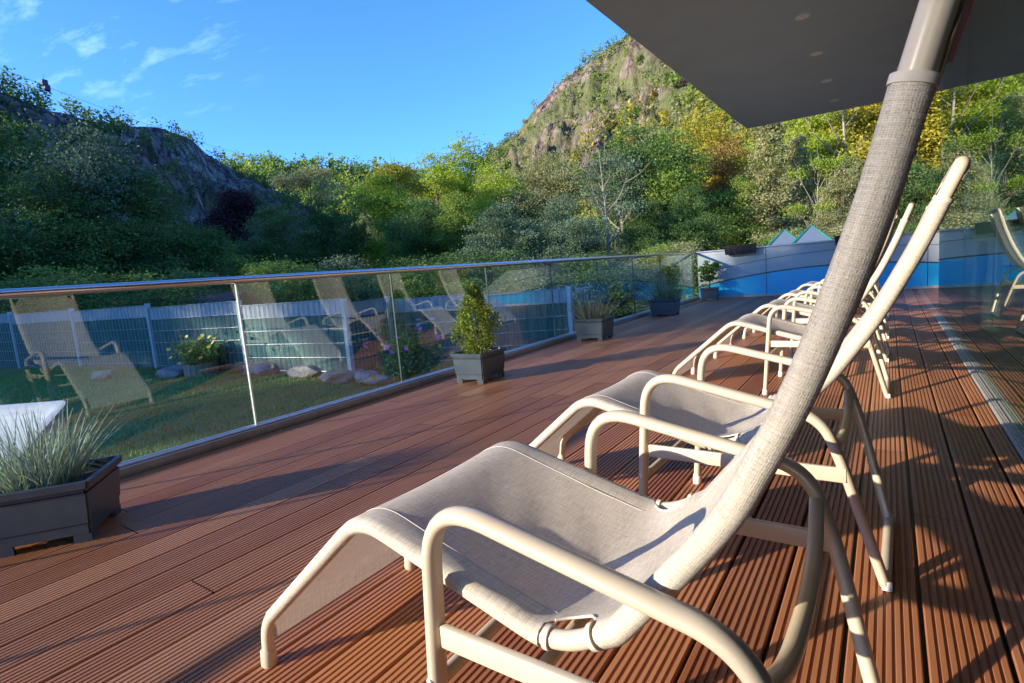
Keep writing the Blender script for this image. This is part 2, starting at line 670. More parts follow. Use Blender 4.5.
def lounger(label, y, rz, ang, arm_z=.581):
    root = thing('sun_lounger', label, 'sun lounger', (0, y, 0), rz, 'cream sun loungers in a row')
    bp = back_points(ang)
    low = fillet([(-1.262, 0, .0), (-1.246, 0, .118), (-.838, 0, .468), (-.41, 0, .348), tuple(bp[0])], [.05, .065, .09], 9)
    top = catmull([low[-1]] + bp[1:], 8)
    prof = resample(low[:-1] + top, .012)
    # frame: both rails and the top bar in one bent tube
    tp = prof[-1]
    tdir = (prof[-1] - prof[-4]).normalized()
    r = .0147
    left = [Vector((p.x, -HW, p.z)) for p in prof]
    right = [Vector((p.x, HW, p.z)) for p in prof]
    corner_l = fillet([left[-1] - tdir * .035, left[-1] + tdir * .012, left[-1] + tdir * .012 + Vector((0, .06, 0))], .045, 6)
    corner_r = fillet([right[-1] + tdir * .012 - Vector((0, .06, 0)), right[-1] + tdir * .012, right[-1] - tdir * .035], .045, 6)
    path = left[:-4] + corner_l + corner_r + right[-5::-1]
    bm = bmesh.new()
    sweep(bm, path, r, n=14)
    seat_frame = obj('seat_frame', bm, 'frame', root)
    for s in (-1, 1):
        bm = bmesh.new()
        sweep(bm, [(-1.262, s * HW, 0), (-1.261, s * HW, .004), (-1.2575, s * HW, .04), (-1.257, s * HW, .043)], [.0175, .0195, .0185, .0168], n=14)
        obj('foot', bm, 'frame', seat_frame)
    # ---- sling
    T = []
    for i, p in enumerate(prof):
        a, b = prof[max(0, i - 1)], prof[min(len(prof) - 1, i + 1)]
        t = (b - a).normalized()
        T.append((t, Vector((-t.z, 0, t.x))))
    s_acc = [0]
    for a, b in zip(prof, prof[1:]):
        s_acc.append(s_acc[-1] + (b - a).length)
    Ltot = s_acc[-1]
    i_low = min(range(len(prof)), key=lambda i: (prof[i] - Vector((-.385, 0, .36))).length)
    s_low = s_acc[i_low]
    seam = .046

    def rad(s):
        u = min(1, max(0, (s - .75) / .45))
        return .0163 + .0030 * u

    def wrap(R):
        return [(-HW + seam, R * .52), (-HW + .018, -R * .55), (-HW + .006, -R * .93), (-HW - R * .45, -R * .88), (-HW - R * .92, -R * .35), (-HW - R * .95, R * .25), (-HW - R * .62, R * .78)]
    NW = len(wrap(.02))
    inner = 15
    rows, uvs, open_ = [], [], []
    i0 = next(i for i in range(len(prof)) if s_acc[i] > .056)
    s_cut, h_cut = s_low + .005, .046
    s_top = Ltot - .072

    def inset(s):
        if s < .150:
            return .020
        u = (s - s_cut) / h_cut
        if abs(u) < 1:
            return .006 + .036 * (1 - u * u) ** .55
        if s > s_top:
            return .006 + .75 * (s - s_top)
        return 0.0

    def section(s, v, full):
        f_seat = math.exp(-((s - (s_low - .12)) / .20) ** 2)
        f_back = 1 / (1 + math.exp(-(s - s_low - .12) / .05))
        f_knee = math.exp(-((s - .66) / .10) ** 2)
        sag = .010 + .026 * f_seat + .014 * f_back - .006 * f_knee
        q = v / HW
        n_ = rad(s) - sag * (1 - q * q) * (.8 + .2 * (1 - q * q))
        if s < .150:
            n_ = n_ * min(1, max(0, (s - .09) / .05))
        if full:
            n_ += .0016 * f_seat * math.sin(s * 46 + v * 30) * (1 - q * q)
            n_ += .004 * math.exp(-((s - s_low) / .05) ** 2) * math.sin(v * 26 + 1.0) * (1 - q * q)
        return n_

    bm = bmesh.new()
    for i in range(i0, len(prof)):
        s = s_acc[i]
        p, (t, nrm) = prof[i], T[i]
        ins = inset(s)
        sect = []
        half = HW - max(.004, ins)
        mid = [(-half + 2 * half * j / (inner - 1)) for j in range(inner)]
        mid = [(v, section(s, v, True)) for v in mid]
        if ins:
            sect = [mid[0]] * NW + mid + [mid[-1]] * NW
        else:
            wl = wrap(rad(s))
            sect = wl + mid + [(-v, n_) for v, n_ in reversed(wl)]
        acc, row, uvr = 0, [], []
        for j, (v, n_) in enumerate(sect):
            if j:
                acc += math.hypot(v - sect[j - 1][0], n_ - sect[j - 1][1])
            row.append(bm.verts.new((p.x + nrm.x * n_, v, p.z + nrm.z * n_)))
            uvr.append((s, v))
        if not ins:
            for j in range(NW):
                uvr[j] = (s, -HW - .06 + .008 * j)
                uvr[-1 - j] = (s, HW + .06 - .008 * j)
        rows.append(row)
        uvs.append(uvr)
        open_.append(ins > 0)
    uvl = bm.loops.layers.uv.new('UVMap')
    nsec = len(rows[0])
    for a in range(len(rows) - 1):
        cut = NW if (open_[a] or open_[a + 1]) else 0
        for j in range(cut, nsec - 1 - cut):
            f = bm.faces.new((rows[a][j], rows[a][j + 1], rows[a + 1][j + 1], rows[a + 1][j]))
            for lp, (aa, jj) in zip(f.loops, ((a, j), (a, j + 1), (a + 1, j + 1), (a + 1, j))):
                lp[uvl].uv = uvs[aa][jj]
    # the cloth turns over the top bar
    tvec, nvec = T[-1]
    last = rows[-1]
    prev = last[NW:nsec - NW]
    puv = [uvs[-1][j] for j in range(NW, nsec - NW)]
    base = prof[-1] + tdir * .012
    for q, (du, dn) in enumerate(((.014, .014), (.019, .002), (.015, -.012), (.0, -.019), (-.03, -.017))):
        cur = [bm.verts.new((base.x + tvec.x * du + nvec.x * dn, v.co.y, base.z + tvec.z * du + nvec.z * dn)) for v in prev]
        for j in range(len(cur) - 1):
            f = bm.faces.new((prev[j], prev[j + 1], cur[j + 1], cur[j]))
            for lp, (dd, jj) in zip(f.loops, ((0, j), (0, j + 1), (.018, j + 1), (.018, j))):
                lp[uvl].uv = (puv[jj][0] + dd, puv[jj][1])
        prev, puv = cur, [(u + .018, v) for u, v in puv]
    for v in [v for v in bm.verts if not v.link_faces]:
        bm.verts.remove(v)
    bmesh.ops.recalc_face_normals(bm, faces=bm.faces)
    sling = obj('sling', bm, 'fabric', root, True, 80)
    # stitched seam lines beside the sleeves and the pale hems
    for sgn in (-1, 1):
        for lo_, hi_ in ((.20, s_low - .06), (s_low + .075, Ltot - .10)):
            bm = bmesh.new()
            v = HW - seam
            pts = [prof[i] + T[i][1] * (section(s_acc[i], v, True) + .0004) + Vector((0, sgn * v, 0)) for i in range(len(prof)) if lo_ < s_acc[i] < hi_]
            sweep(bm, pts, .0008, n=6)
            obj('stitching', bm, 'stitch', sling)
        # pale bands where the sleeve stops: at the seat bend and under the top corner
        for sc in (s_cut - h_cut, s_cut + h_cut, s_top):
            bm = bmesh.new()
            ii = min(range(len(prof)), key=lambda i: abs(s_acc[i] - sc))
            p, (t, nrm) = prof[ii], T[ii]
            strip = []
            rs = rad(s_acc[ii])
            for d, rr in ((-.0045, .0150), (-.0045, rs + .0006), (.0045, rs + .0006), (.0045, .0150)):
                ring = []
                for k in range(17):
                    an = math.radians(-130 + 262 * k / 16)
                    ring.append(bm.verts.new(p + nrm * (rr * math.sin(an + .4)) + Vector((0, sgn * (HW + rr * math.cos(an + .4)), 0)) + t * d))
                strip.append(ring)
            for A_, B_ in zip(strip, strip[1:]):
                for k in range(16):
                    bm.faces.new((A_[k], A_[k + 1], B_[k + 1], B_[k]))
            bmesh.ops.recalc_face_normals(bm, faces=bm.faces)
            obj('hem', bm, 'hem', sling, True, 60)
        bm = bmesh.new()
        pts = []
        for i in range(len(prof)):
            if abs(s_acc[i] - s_cut) < h_cut - .002:
                v = HW - inset(s_acc[i])
                pts.append(prof[i] + T[i][1] * (section(s_acc[i], v, True) + .0005) + Vector((0, sgn * v, 0)))
        sweep(bm, pts, .0026, n=7)
        obj('hem', bm, 'hem', sling, True, 60)
    # ---- arm frames: front leg, arm and rear leg are one bent oval tube
    for s in (-1, 1):
        A = .29
        pth = fillet([(-.643, s * A, 0), (-.600, s * A, arm_z), (-.132, s * A, .475), (-.088, s * (A - .008), .355), (0, s * .205, .014)], [.115, .075, .10], 10)
        bm = bmesh.new()
        sweep(bm, pth, .0140, .0195, n=16, ref=(0, 1, 0))
        arm = obj('armrest', bm, 'frame', root)
        bm = bmesh.new()
        sweep(bm, [(-.643, s * A, 0), (-.6425, s * A, .006), (-.6400, s * A, .034), (-.6395, s * A, .036)], [.0155, .0175, .0168, .0145], [.0212, .0228, .0222, .0198], n=16)
        obj('leg_cap', bm, 'cap', arm)
        bm = bmesh.new()
        box(bm, -.602, -.078, s * A - .007, s * A + .007, .310, .349, .003, 2)
        obj('side_bar', bm, 'frame', root)
        bm = bmesh.new()
        m = Matrix.Translation((-.625, s * (A + .0198), .25)) @ Matrix.Rotation(PI / 2, 4, 'X')
        bmesh.ops.create_cone(bm, cap_ends=True, segments=12, radius1=.006, radius2=.005, depth=.003, matrix=m)
        obj('bolt', bm, 'cap', arm)
    bm = bmesh.new()
    sweep(bm, [(.002, -.212, .0145), (.002, .212, .0145)], .0145, n=14)
    foot_bar = obj('rear_foot_bar', bm, 'frame', root)
    for s in (-1, 1):
        bm = bmesh.new()
        box(bm, -.006, .0175, s * .2185 - .005, s * .2185 + .005, -.0, .026, .003, 2)
        obj('end_cap', bm, 'cap', foot_bar)
    bm = bmesh.new()
    sweep(bm, [(-.628, -.278, .235), (-.628, .278, .235)], .0125, n=14)
    obj('front_cross_tube', bm, 'frame', root)
    bm = bmesh.new()
    sweep(bm, [(-.43, -.284, .3125), (-.43, .284, .3125)], .0115, n=14)
    obj('seat_cross_tube', bm, 'frame', root)
    bm = bmesh.new()
    sweep(bm, fillet([(-.114, -.284, .42), (-.106, -.17, .372), (-.102, 0, .362), (-.106, .17, .372), (-.114, .284, .42)], [.05, .08, .05], 6), .0135, n=14)
    obj('back_support_rod', bm, 'frame', root)
    return root


D = math.radians
lounger('nearest cream sun lounger, its steep backrest cutting across the picture', .879, 0, D(7.5), .570)
lounger('second cream sun lounger, right behind the nearest one and laid back the farthest', 1.835, D(-1.2), 0)
lounger('third cream sun lounger, first beyond the wide gap in the row', 3.985, D(-.5), D(2.5))
lounger('fourth cream sun lounger, just behind the one that stands beyond the gap', 5.16, D(-1.8), D(6.5))
lounger('fifth cream sun lounger, second from the blue wall', 6.36, D(-1), D(8))
lounger('farthest cream sun lounger, the one nearest the blue wall', 7.85, D(-2), D(8))


# ------------------------------------------------------------------ glass railing on the left
XR = -3.42
JOINTS = [-3.41 + 1.32 * k for k in range(12)] + [11.93]
rail = thing('glass_railing', 'long clear glass railing with a steel handrail beside the lawn', 'railing', (XR, 4, 0))
rail_parts = []


def rel(o, root):
    o.parent = root
    o.matrix_parent_inverse = Matrix.Translation(-Vector(root.location)) if not root.rotation_euler.z else root.matrix_basis.inverted()
    return o


def part(name, bm, mat, root, smooth=True):
    return rel(obj(name, bm, mat, None, smooth), root)


bm = bmesh.new()
sweep(bm, [(XR, -3.6, 1.012), (XR, 12.0, 1.012)], .024, n=20)
part('handrail', bm, 'steel', rail)
bm = bmesh.new()
box(bm, XR - .045, XR + .068, -3.6, 12.0, -.02, .052, .004, 2)
part('base_channel', bm, 'channel', rail)
bm = bmesh.new()
box(bm, XR - .03, XR - .012, -3.6, 12.0, .0525, .064, .002)
box(bm, XR + .012, XR + .036, -3.6, 12.0, .0525, .064, .002)
part('clamp_strip', bm, 'alu', rail)
for a, b in zip(JOINTS, JOINTS[1:]):
    bm = bmesh.new()
    box(bm, XR - .006, XR + .006, a + .006, b - .006, .054, .992)
    part('glass_pane', bm, 'glass', rail, False)
for y in JOINTS[1:5]:
    bm = bmesh.new()
    box(bm, XR - .008, XR + .008, y - .0055, y + .0055, .055, .990, .001)
    part('pane_edge_strip', bm, 'glass_edge', rail, False)
for y in JOINTS[5:-1]:
    bm = bmesh.new()
    box(bm, XR - .007, XR + .007, y - .004, y + .004, .055, .990)
    part('pane_edge_strip', bm, 'dark_line', rail, False)

# ------------------------------------------------------------------ painted end wall
WA, WB = Vector((-3.36, 11.965, 0)), Vector((3.4, 12.58, 0))
wd = (WB - WA).normalized()
wall = thing('terrace_wall', 'low panelled wall, white above and blue below, at the far end of the deck', 'wall', WA, math.atan2(wd.y, wd.x))
LW = (WB - WA).length


def wpart(name, bm, mat, smooth=False):
    return obj(name, bm, mat, wall, smooth)


def arch(x0, z0, k, u):
    # u measured along the wall from its left end; x is the matching place across the deck
    x = WA.x + wd.x * u
    return z0 - k * (x - x0) ** 2 if x < 1.6 else z0 - k * (1.6 - x0) ** 2 - .02 * (x - 1.6)


lowc = lambda u: arch(-.75, .545, .042, u)
upc = lambda u: arch(-.55, .835, .038, u)


def strip_panel(bm, lo, hi, y, n=64, u0=0.0, u1=None, dep=.01):
    u1 = LW if u1 is None else u1
    F = [[], []]
    for i in range(n + 1):
        u = u0 + (u1 - u0) * i / n
        for side, yy in ((0, y), (1, y + dep)):
            F[side].append((bm.verts.new((u, yy, lo(u) if callable(lo) else lo)), bm.verts.new((u, yy, hi(u) if callable(hi) else hi))))
    for i in range(n):
        a, b = F[0][i], F[0][i + 1]
        c, d = F[1][i], F[1][i + 1]
        bm.faces.new((a[0], b[0], b[1], a[1]))
        bm.faces.new((a[1], b[1], d[1], c[1]))
        bm.faces.new((b[0], a[0], c[0], d[0]))
    bm.faces.new((F[0][0][0], F[0][0][1], F[1][0][1], F[1][0][0]))
    bm.faces.new((F[0][n][1], F[0][n][0], F[1][n][0], F[1][n][1]))


bm = bmesh.new()
box(bm, 0, LW, .012, .07, .0, .99)
wpart('core', bm, 'seam_gap')
seams = [0, 1.335, 2.66, 3.97, 5.3, LW]
for a, b in zip(seams, seams[1:]):
    bm = bmesh.new()
    strip_panel(bm, .052, lambda u: lowc(u) - .014, 0, 24, a + .006, b - .006)
    wpart('blue_panel', bm, 'blue_panel')
    bm = bmesh.new()
    strip_panel(bm, lambda u: lowc(u) + .014, .99, 0, 24, a + .006, b - .006)
    wpart('white_panel', bm, 'white_panel')
bm = bmesh.new()
strip_panel(bm, lambda u: lowc(u) - .0135, lambda u: lowc(u) + .0135, -.002, 80)
wpart('dark_band', bm, 'dark_line')
bm = bmesh.new()
strip_panel(bm, lambda u: upc(u) - .005, lambda u: upc(u) + .005, -.004, 80, dep=.008)
wpart('thin_band', bm, 'dark_line')
bm = bmesh.new()
box(bm, -.02, LW, -.03, .09, .991, 1.022, .006, 2)
wpart('coping', bm, 'coping')
bm = bmesh.new()
box(bm, 0, LW, -.012, .06, 0, .050, .004)
wpart('plinth', bm, 'plinth')


def trough(u, wdt, label):
    p = WA + wd * u
    t = thing('flower_trough', label, 'flower box', (p.x, p.y, .9), math.atan2(wd.y, wd.x), 'flower troughs hung on the wall')
    bm = bmesh.new()
    y0, y1 = -.20, -.045
    for sx in (0,):
        outer = [(-wdt / 2 + .02, y0 + .02, -.0), (wdt / 2 - .02, y0 + .02, 0), (wdt / 2 - .02, y1 - .01, 0), (-wdt / 2 + .02, y1 - .01, 0)]
        topv = [(-wdt / 2, y0, .185), (wdt / 2, y0, .185), (wdt / 2, y1, .185), (-wdt / 2, y1, .185)]
        inn = [(-wdt / 2 + .015, y0 + .015, .185), (wdt / 2 - .015, y0 + .015, .185), (wdt / 2 - .015, y1 - .015, .185), (-wdt / 2 + .015, y1 - .015, .185)]
        sub = [(x, y, .14) for x, y, z in inn]
        Vs = [[bm.verts.new(v) for v in L] for L in (outer, topv, inn, sub)]
        bm.faces.new(list(reversed(Vs[0])))
        for A, Bq in zip(Vs, Vs[1:]):
            for i in range(4):
                bm.faces.new((A[i], A[(i + 1) % 4], Bq[(i + 1) % 4], Bq[i]))
    for k in range(1, 5):
        x = -wdt / 2 + wdt * k / 5
        box(bm, x - .006, x + .006, y0 - .004, y0 + .012, .01, .178)
    obj('trough_body', bm, 'trough', t, False)
    bm = bmesh.new()
    box(bm, -wdt / 2 + .02, wdt / 2 - .02, y0 + .02, y1 - .02, .135, .15)
    obj('soil', bm, 'soil', t, False)
    for sx in (-.3, .3):
        bm = bmesh.new()
        sweep(bm, fillet([(sx * wdt, y1 - .004, .05), (sx * wdt, y1 + .004, .150), (sx * wdt, .096, .150), (sx * wdt, .096, .09)], .012, 3), .005, n=6)
        obj('hook', bm, 'black', t)
    return t


trough(.87, .60, 'black ribbed flower trough hung on the wall beyond the small potted tree')
trough(2.83, .60, 'black flower trough half hidden behind the nearest lounger backrest')


# ------------------------------------------------------------------ planters on the deck
def planter(label, x, y, rz, w, d, h, name_cat='planter'):
    t = thing('planter', label, name_cat, (x, y, 0), rz, 'dark planters along the railing')
    bm = bmesh.new()

    def ring(k, kz, inset=0.0):
        a, b = w / 2 * k - inset, d / 2 * k - inset
        return [bm.verts.new((sx * a, sy * b, kz)) for sx, sy in ((-1, -1), (1, -1), (1, 1), (-1, 1))]
    lev = [(1.0, .035), (1.015, .075), (1.035, .078), (1.10, h - .055), (1.10, h - .050), (1.07, h - .048), (1.08, h - .035), (1.17, h - .030), (1.19, h - .003), (1.17, h), (1.09, h), (1.06, h - .01), (1.03, h - .06)]
    R = [ring(k, z) for k, z in lev]
    bm.faces.new(list(reversed(R[0])))
    for A, B in zip(R, R[1:]):
        for i in range(4):
            bm.faces.new((A[i], A[(i + 1) % 4], B[(i + 1) % 4], B[i]))
    bmesh.ops.bevel(bm, geom=[e for e in bm.edges if abs(e.verts[0].co.z - e.verts[1].co.z) > .004 and abs(e.verts[0].co.x) > w * .49], offset=.008, segments=2, affect='EDGES')
    pot = obj('pot', bm, 'planter', t, True, 28)
    for sx in (-1, 1):
        for sy in (-1, 1):
            bm = bmesh.new()
            x0, y0 = sx * w / 2, sy * d / 2
            P = [(x0, y0), (x0 - sx * .062, y0), (x0 - sx * .062, y0 - sy * .014), (x0 - sx * .014, y0 - sy * .014), (x0 - sx * .014, y0 - sy * .062), (x0, y0 - sy * .062)]
            lo = [bm.verts.new((px * .985, py * .985, 0)) for px, py in P]
            hi = [bm.verts.new((px, py, .0345)) for px, py in P]
            bm.faces.new(lo)
            bm.faces.new(hi)
            for i in range(6):
                bm.faces.new((lo[i], lo[(i + 1) % 6], hi[(i + 1) % 6], hi[i]))
            bmesh.ops.recalc_face_normals(bm, faces=bm.faces)
            obj('foot', bm, 'planter', pot, False)
    bm = bmesh.new()
    bmesh.ops.create_grid(bm, x_segments=10, y_segments=10, size=.5)
    for v in bm.verts:
        v.co = Vector((v.co.x * w * 1.02, v.co.y * d * 1.02, h - .055 + .010 * random.random()))
    obj('soil', bm, 'soil', t)
    return t


def blades(n, h, spread, rng, width=.006, lean=.8, seed_heads=False):
    quads, tone = [], []
    for i in range(n):
        a = rng.uniform(0, 2 * PI)
        r0 = spread * .35 * math.sqrt(rng.random())
        b = Vector((math.cos(a) * r0, math.sin(a) * r0, 0))
        a2 = a + rng.normal() * .6
        L = h * rng.uniform(.55, 1.1)
        out = lean * rng.uniform(.1, 1.0) * (.4 + r0 / (spread * .35 + 1e-6) * .6)
        d = Vector((math.cos(a2) * out, math.sin(a2) * out, 1)).normalized()
        side = Vector((-math.sin(a2 + rng.normal() * .8), math.cos(a2 + rng.normal() * .8), 0)).normalized()
        p = b.copy()
        tn = rng.random()
        segs = 5
        wdt = width * rng.uniform(.6, 1.2)
        for k in range(segs):
            q = p + d * (L / segs)
            w0 = wdt * (1 - k / segs) ** .6
            w1 = wdt * max(.08, 1 - (k + 1) / segs) ** .6
            quads.append([p - side * w0, p + side * w0, q + side * w1, q - side * w1])
            tone.append(min(1, max(0, tn * .7 + .3 * k / segs)))
            p = q
            d = (d + Vector((math.cos(a2), math.sin(a2), 0)) * out * .16 - Vector((0, 0, .06 * out))).normalized()
    return np.array([[list(v) for v in q] for q in quads]), np.array(tone)


def grass_plant(name, label, loc, n, h, spread, mat, seed, width, lean):
    rng = np.random.default_rng(seed)
    V, t = blades(n, h, spread, rng, width, lean)
    o = add(name, quads_mesh(name, V, t), mat)
    o.location = loc
    return tag(o, label, 'plant')


P0 = planter('nearest dark planter, holding a tuft of silvery ornamental grass', -2.800, .655, D(52), .32, .30, .252)
grass_plant('ornamental_grass', 'silvery tuft of ornamental grass in the nearest planter', (-2.815, .62, .19), 420, .34, .34, 'leaf_silver', 5, .0034, .85)
P1 = planter('second dark planter, holding a small bushy conifer', -2.955, 3.69, D(2), .285, .33, .262)
P2 = planter('third dark planter along the railing, holding pale spiky grass', -3.015, 6.12, D(1), .345, .33, .275)
grass_plant('ornamental_grass', 'pale spiky grass in the third planter along the railing', (-3.015, 6.12, .20), 190, .42, .42, 'leaf_straw', 8, .006, 1.1)
P3 = planter('fourth dark planter along the railing, holding greener spiky grass', -3.025, 8.80, D(4), .375, .34, .28)
grass_plant('ornamental_grass', 'grey green spiky grass in the fourth planter, before the glass', (-3.02, 8.80, .20), 130, .62, .5, 'leaf_grey', 9, .007, .9)
P4 = planter('farthest dark planter, standing in the corner by the painted wall', -3.02, 11.55, D(9), .30, .30, .26)


def leafy(center, radii, nclump, per, size, rng, spread=.12, shell=.55, up=.4):
    u = rng.normal(size=(nclump, 3))
    u /= np.linalg.norm(u, axis=1, keepdims=True)
    rr = rng.uniform(shell, 1.0, nclump)[:, None]
    C = u * rr * np.array(radii)
    tone_c = rng.uniform(0, 1, nclump)
    L = np.repeat(C, per, axis=0) + rng.normal(size=(nclump * per, 3)) * spread * np.array([1.15, 1.15, .62]) * np.repeat(rng.uniform(.6, 1.3, nclump), per)[:, None]
    tone = np.clip(np.repeat(tone_c, per) * .75 + rng.uniform(0, .25, nclump * per), 0, 1)
    return leaf_quads(L + np.array(center), size, rng, up), tone


def potted_conifer():
    rng = np.random.default_rng(21)
    t = thing('potted_conifer', 'small bushy green conifer growing in the second planter', 'shrub', (-2.955, 3.69, .2))
    pts, tones = [], []
    for i in range(1500):
        z = rng.random() ** .8
        rad = .155 * (math.sin(min(1, z * 1.15 + .22) * PI * .62) if z < .5 else (1.02 - .92 * (z - .45) / .55)) * rng.uniform(.5, 1.22)
        rad = max(.014, rad * 1.12)
        a = rng.uniform(0, 2 * PI)
        bump_ = 1 + .22 * math.sin(a * 3 + z * 11) + .10 * math.sin(a * 5 - z * 17)
        pts.append((math.cos(a) * rad * bump_, math.sin(a) * rad * bump_, .02 + z * .60))
        tones.append(rng.random())
    P = np.repeat(np.array(pts), 5, axis=0) + rng.normal(size=(7500, 3)) * .013
    tn = np.clip(np.repeat(np.array(tones), 5) * .7 + rng.uniform(0, .3, 7500), 0, 1)
    V = leaf_quads(P, .026, rng, .5, .45)
    add('foliage', quads_mesh('foliage', V, tn), 'leaf_conifer', t)
    bm = bmesh.new()
    sweep(bm, [(0, 0, 0), (.005, 0, .2), (0, .004, .5)], [.012, .009, .004], n=7)
    obj('stem', bm, 'trunk', t)


potted_conifer()


def potted_tree():
    rng = np.random.default_rng(22)
    t = thing('potted_tree', 'small loose leafy tree in the farthest planter by the wall', 'shrub', (-3.02, 11.55, .2))
    bm = bmesh.new()
    sweep(bm, [(0, 0, 0), (.01, 0, .25), (.0, .01, .55)], [.014, .011, .005], n=7)
    for k in range(9):
        a = k * 2.4
        z = .18 + k * .04
        sweep(bm, [(0, 0, z), (math.cos(a) * .10, math.sin(a) * .10, z + .06), (math.cos(a) * .19, math.sin(a) * .19, z + .10)], [.005, .004, .002], n=5)
    obj('stem', bm, 'trunk', t)
    V, tn = leafy((0, 0, .36), (.22, .22, .28), 46, 22, .06, rng, .032, .35)
    add('foliage', quads_mesh('foliage', V, tn), 'leaf_mid', t)


potted_tree()

# ------------------------------------------------------------------ hotel building on the right
bld = thing('hotel_building', 'building on the right with a glass front and a wide grey canopy', 'building', (.5, 0, 0))
XF = .486
ZC = 2.745


def bpart(name, bm, mat, smooth=False):
    return rel(obj(name, bm, mat, None, smooth), bld)


bm = bmesh.new()
vs = [(-1.735, -6, ZC), (-1.735, 9.03, ZC), (7.0, 9.55, ZC), (7.0, -6, ZC)]
lo = [bm.verts.new(v) for v in vs]
hi = [bm.verts.new((x, y, z + .42)) for x, y, z in vs]
bm.faces.new(lo)
bm.faces.new(list(reversed(hi)))
for i in range(4):
    bm.faces.new((lo[i], lo[(i + 1) % 4], hi[(i + 1) % 4], hi[i]))
bmesh.ops.recalc_face_normals(bm, faces=bm.faces)
canopy = bpart('canopy', bm, 'ceiling')
for y in (1.2, 2.2, 3.2, 4.17, 5.22, 6.27, 7.35, 8.4):
    bm = bmesh.new()
    m = Matrix.Translation((-.566, y, ZC - .004))
    bmesh.ops.create_cone(bm, cap_ends=True, segments=28, radius1=.052, radius2=.058, depth=.009, matrix=m)
    obj('downlight', bm, 'light_disc', canopy, False)
for a, b in ((-5, -2.2), (-2.2, .39), (.39, 2.985), (2.985, 5.5), (5.5, 8.0)):
    bm = bmesh.new()
    box(bm, XF, XF + .012, a + .006, b - .006, .028, ZC - .06)
    bpart('glass_front', bm, 'facade_glass')
for y in (-2.2, .39, 2.985, 5.5):
    bm = bmesh.new()
    box(bm, XF + .002, XF + .012, y - .005, y + .005, .03, ZC - .06)
    bpart('pane_joint', bm, 'black')
bm = bmesh.new()
box(bm, .448, .535, -5, 8.0, -.02, .004)
for k in range(3):
    x = .452 + k * .011
    box(bm, x, x + .006, -5, 8.0, .0045, .009)
bpart('floor_track', bm, 'track')
bm = bmesh.new()
box(bm, XF - .012, XF + .03, -5, 8.02, ZC - .058, ZC - .002)
bpart('head_profile', bm, 'black')
bm = bmesh.new()
box(bm, .425, XF - .014, -5, 7.6, ZC - .05, ZC - .002, .004)
bpart('red_fascia', bm, 'red')
bm = bmesh.new()
box(bm, XF + .02, 6.8, 7.985, 7.995, .0, ZC - .001)
bpart('end_glass', bm, 'facade_glass')
bm = bmesh.new()
box(bm, .537, 6.9, -5, 7.98, -.05, .002)
bpart('interior_floor', bm, 'tile')
bm = bmesh.new()
box(bm, 6.82, 7.0, -5, 7.98, .0, ZC - .001)
box(bm, .55, 6.8, -5.2, -5.02, .0, ZC - .001)
bpart('interior_wall', bm, 'interior')


def curtain_mat():
    m, nt, out = new_mat('sheer_curtain')
    g = NT(nt)
    d = g.pbr((.62, .72, .70), .8)
    t = g.nt.nodes.new('ShaderNodeBsdfTransparent')
    tr = g.nt.nodes.new('ShaderNodeBsdfTranslucent')
    tr.inputs['Color'].default_value = (.6, .7, .68, 1)
    a = g.nt.nodes.new('ShaderNodeMixShader')
    a.inputs[0].default_value = .5
    g.l(d.outputs[0], a.inputs[1])
    g.l(tr.outputs[0], a.inputs[2])
    b = g.nt.nodes.new('ShaderNodeMixShader')
    b.inputs[0].default_value = .25
    g.l(a.outputs[0], b.inputs[1])
    g.l(t.outputs[0], b.inputs[2])
    g.l(b.outputs[0], out.inputs[0])
    return m


MAT['curtain'] = curtain_mat()
bm = bmesh.new()
n = 120
prev = None
for i in range(n + 1):
    f = i / n
    y = 5.75 + 1.05 * f
    x = .70 + .035 * math.sin(f * 40) + .02 * math.sin(f * 17 + 1)
    a, b = bm.verts.new((x, y, .10)), bm.verts.new((.70 + (x - .70) * .6, y, ZC - .07))
    if prev:
        bm.faces.new((prev[0], a, b, prev[1]))
    prev = (a, b)
cur = obj('curtain', bm, 'curtain')
tag(cur, 'sheer pale curtain hanging behind the glass front', 'curtain')

# ------------------------------------------------------------------ ground, lawn, hills
def lawn_z(x, y):
    return -.2 - .035 * (max(-10.4, min(-3.4, x)) + 10.4)


FENCE = [(-19.5, 2.6), (-15.0, 3.35), (-12.7, 3.72), (-10.4, 4.10), (-8.19, 4.48), (-6.05, 4.75), (-6.45, 5.9), (-5.2, 6.48), (-3.86, 7.08)]
FTOP = [.98, .94, .90, .87, .80, .71, .66, .63, .60]
bm = bmesh.new()
nx, ny = 50, 60
grid = {}
for i in range(nx + 1):
    for j in range(ny + 1):
        x = -24 + (24 - 3.46) * i / nx
        y = -16 + 30 * j / ny
        z = lawn_z(x, y) + .02 * math.sin(x * 1.3 + y * .7) * math.sin(y * 1.1)
        grid[i, j] = bm.verts.new((x, y, z - (.012 * max(0, y - 7) ** 1.6)))
for i in range(nx):
    for j in range(ny):
        bm.faces.new((grid[i, j], grid[i + 1, j], grid[i + 1, j + 1], grid[i, j + 1]))
structure(obj('lawn', bm, 'lawn'))

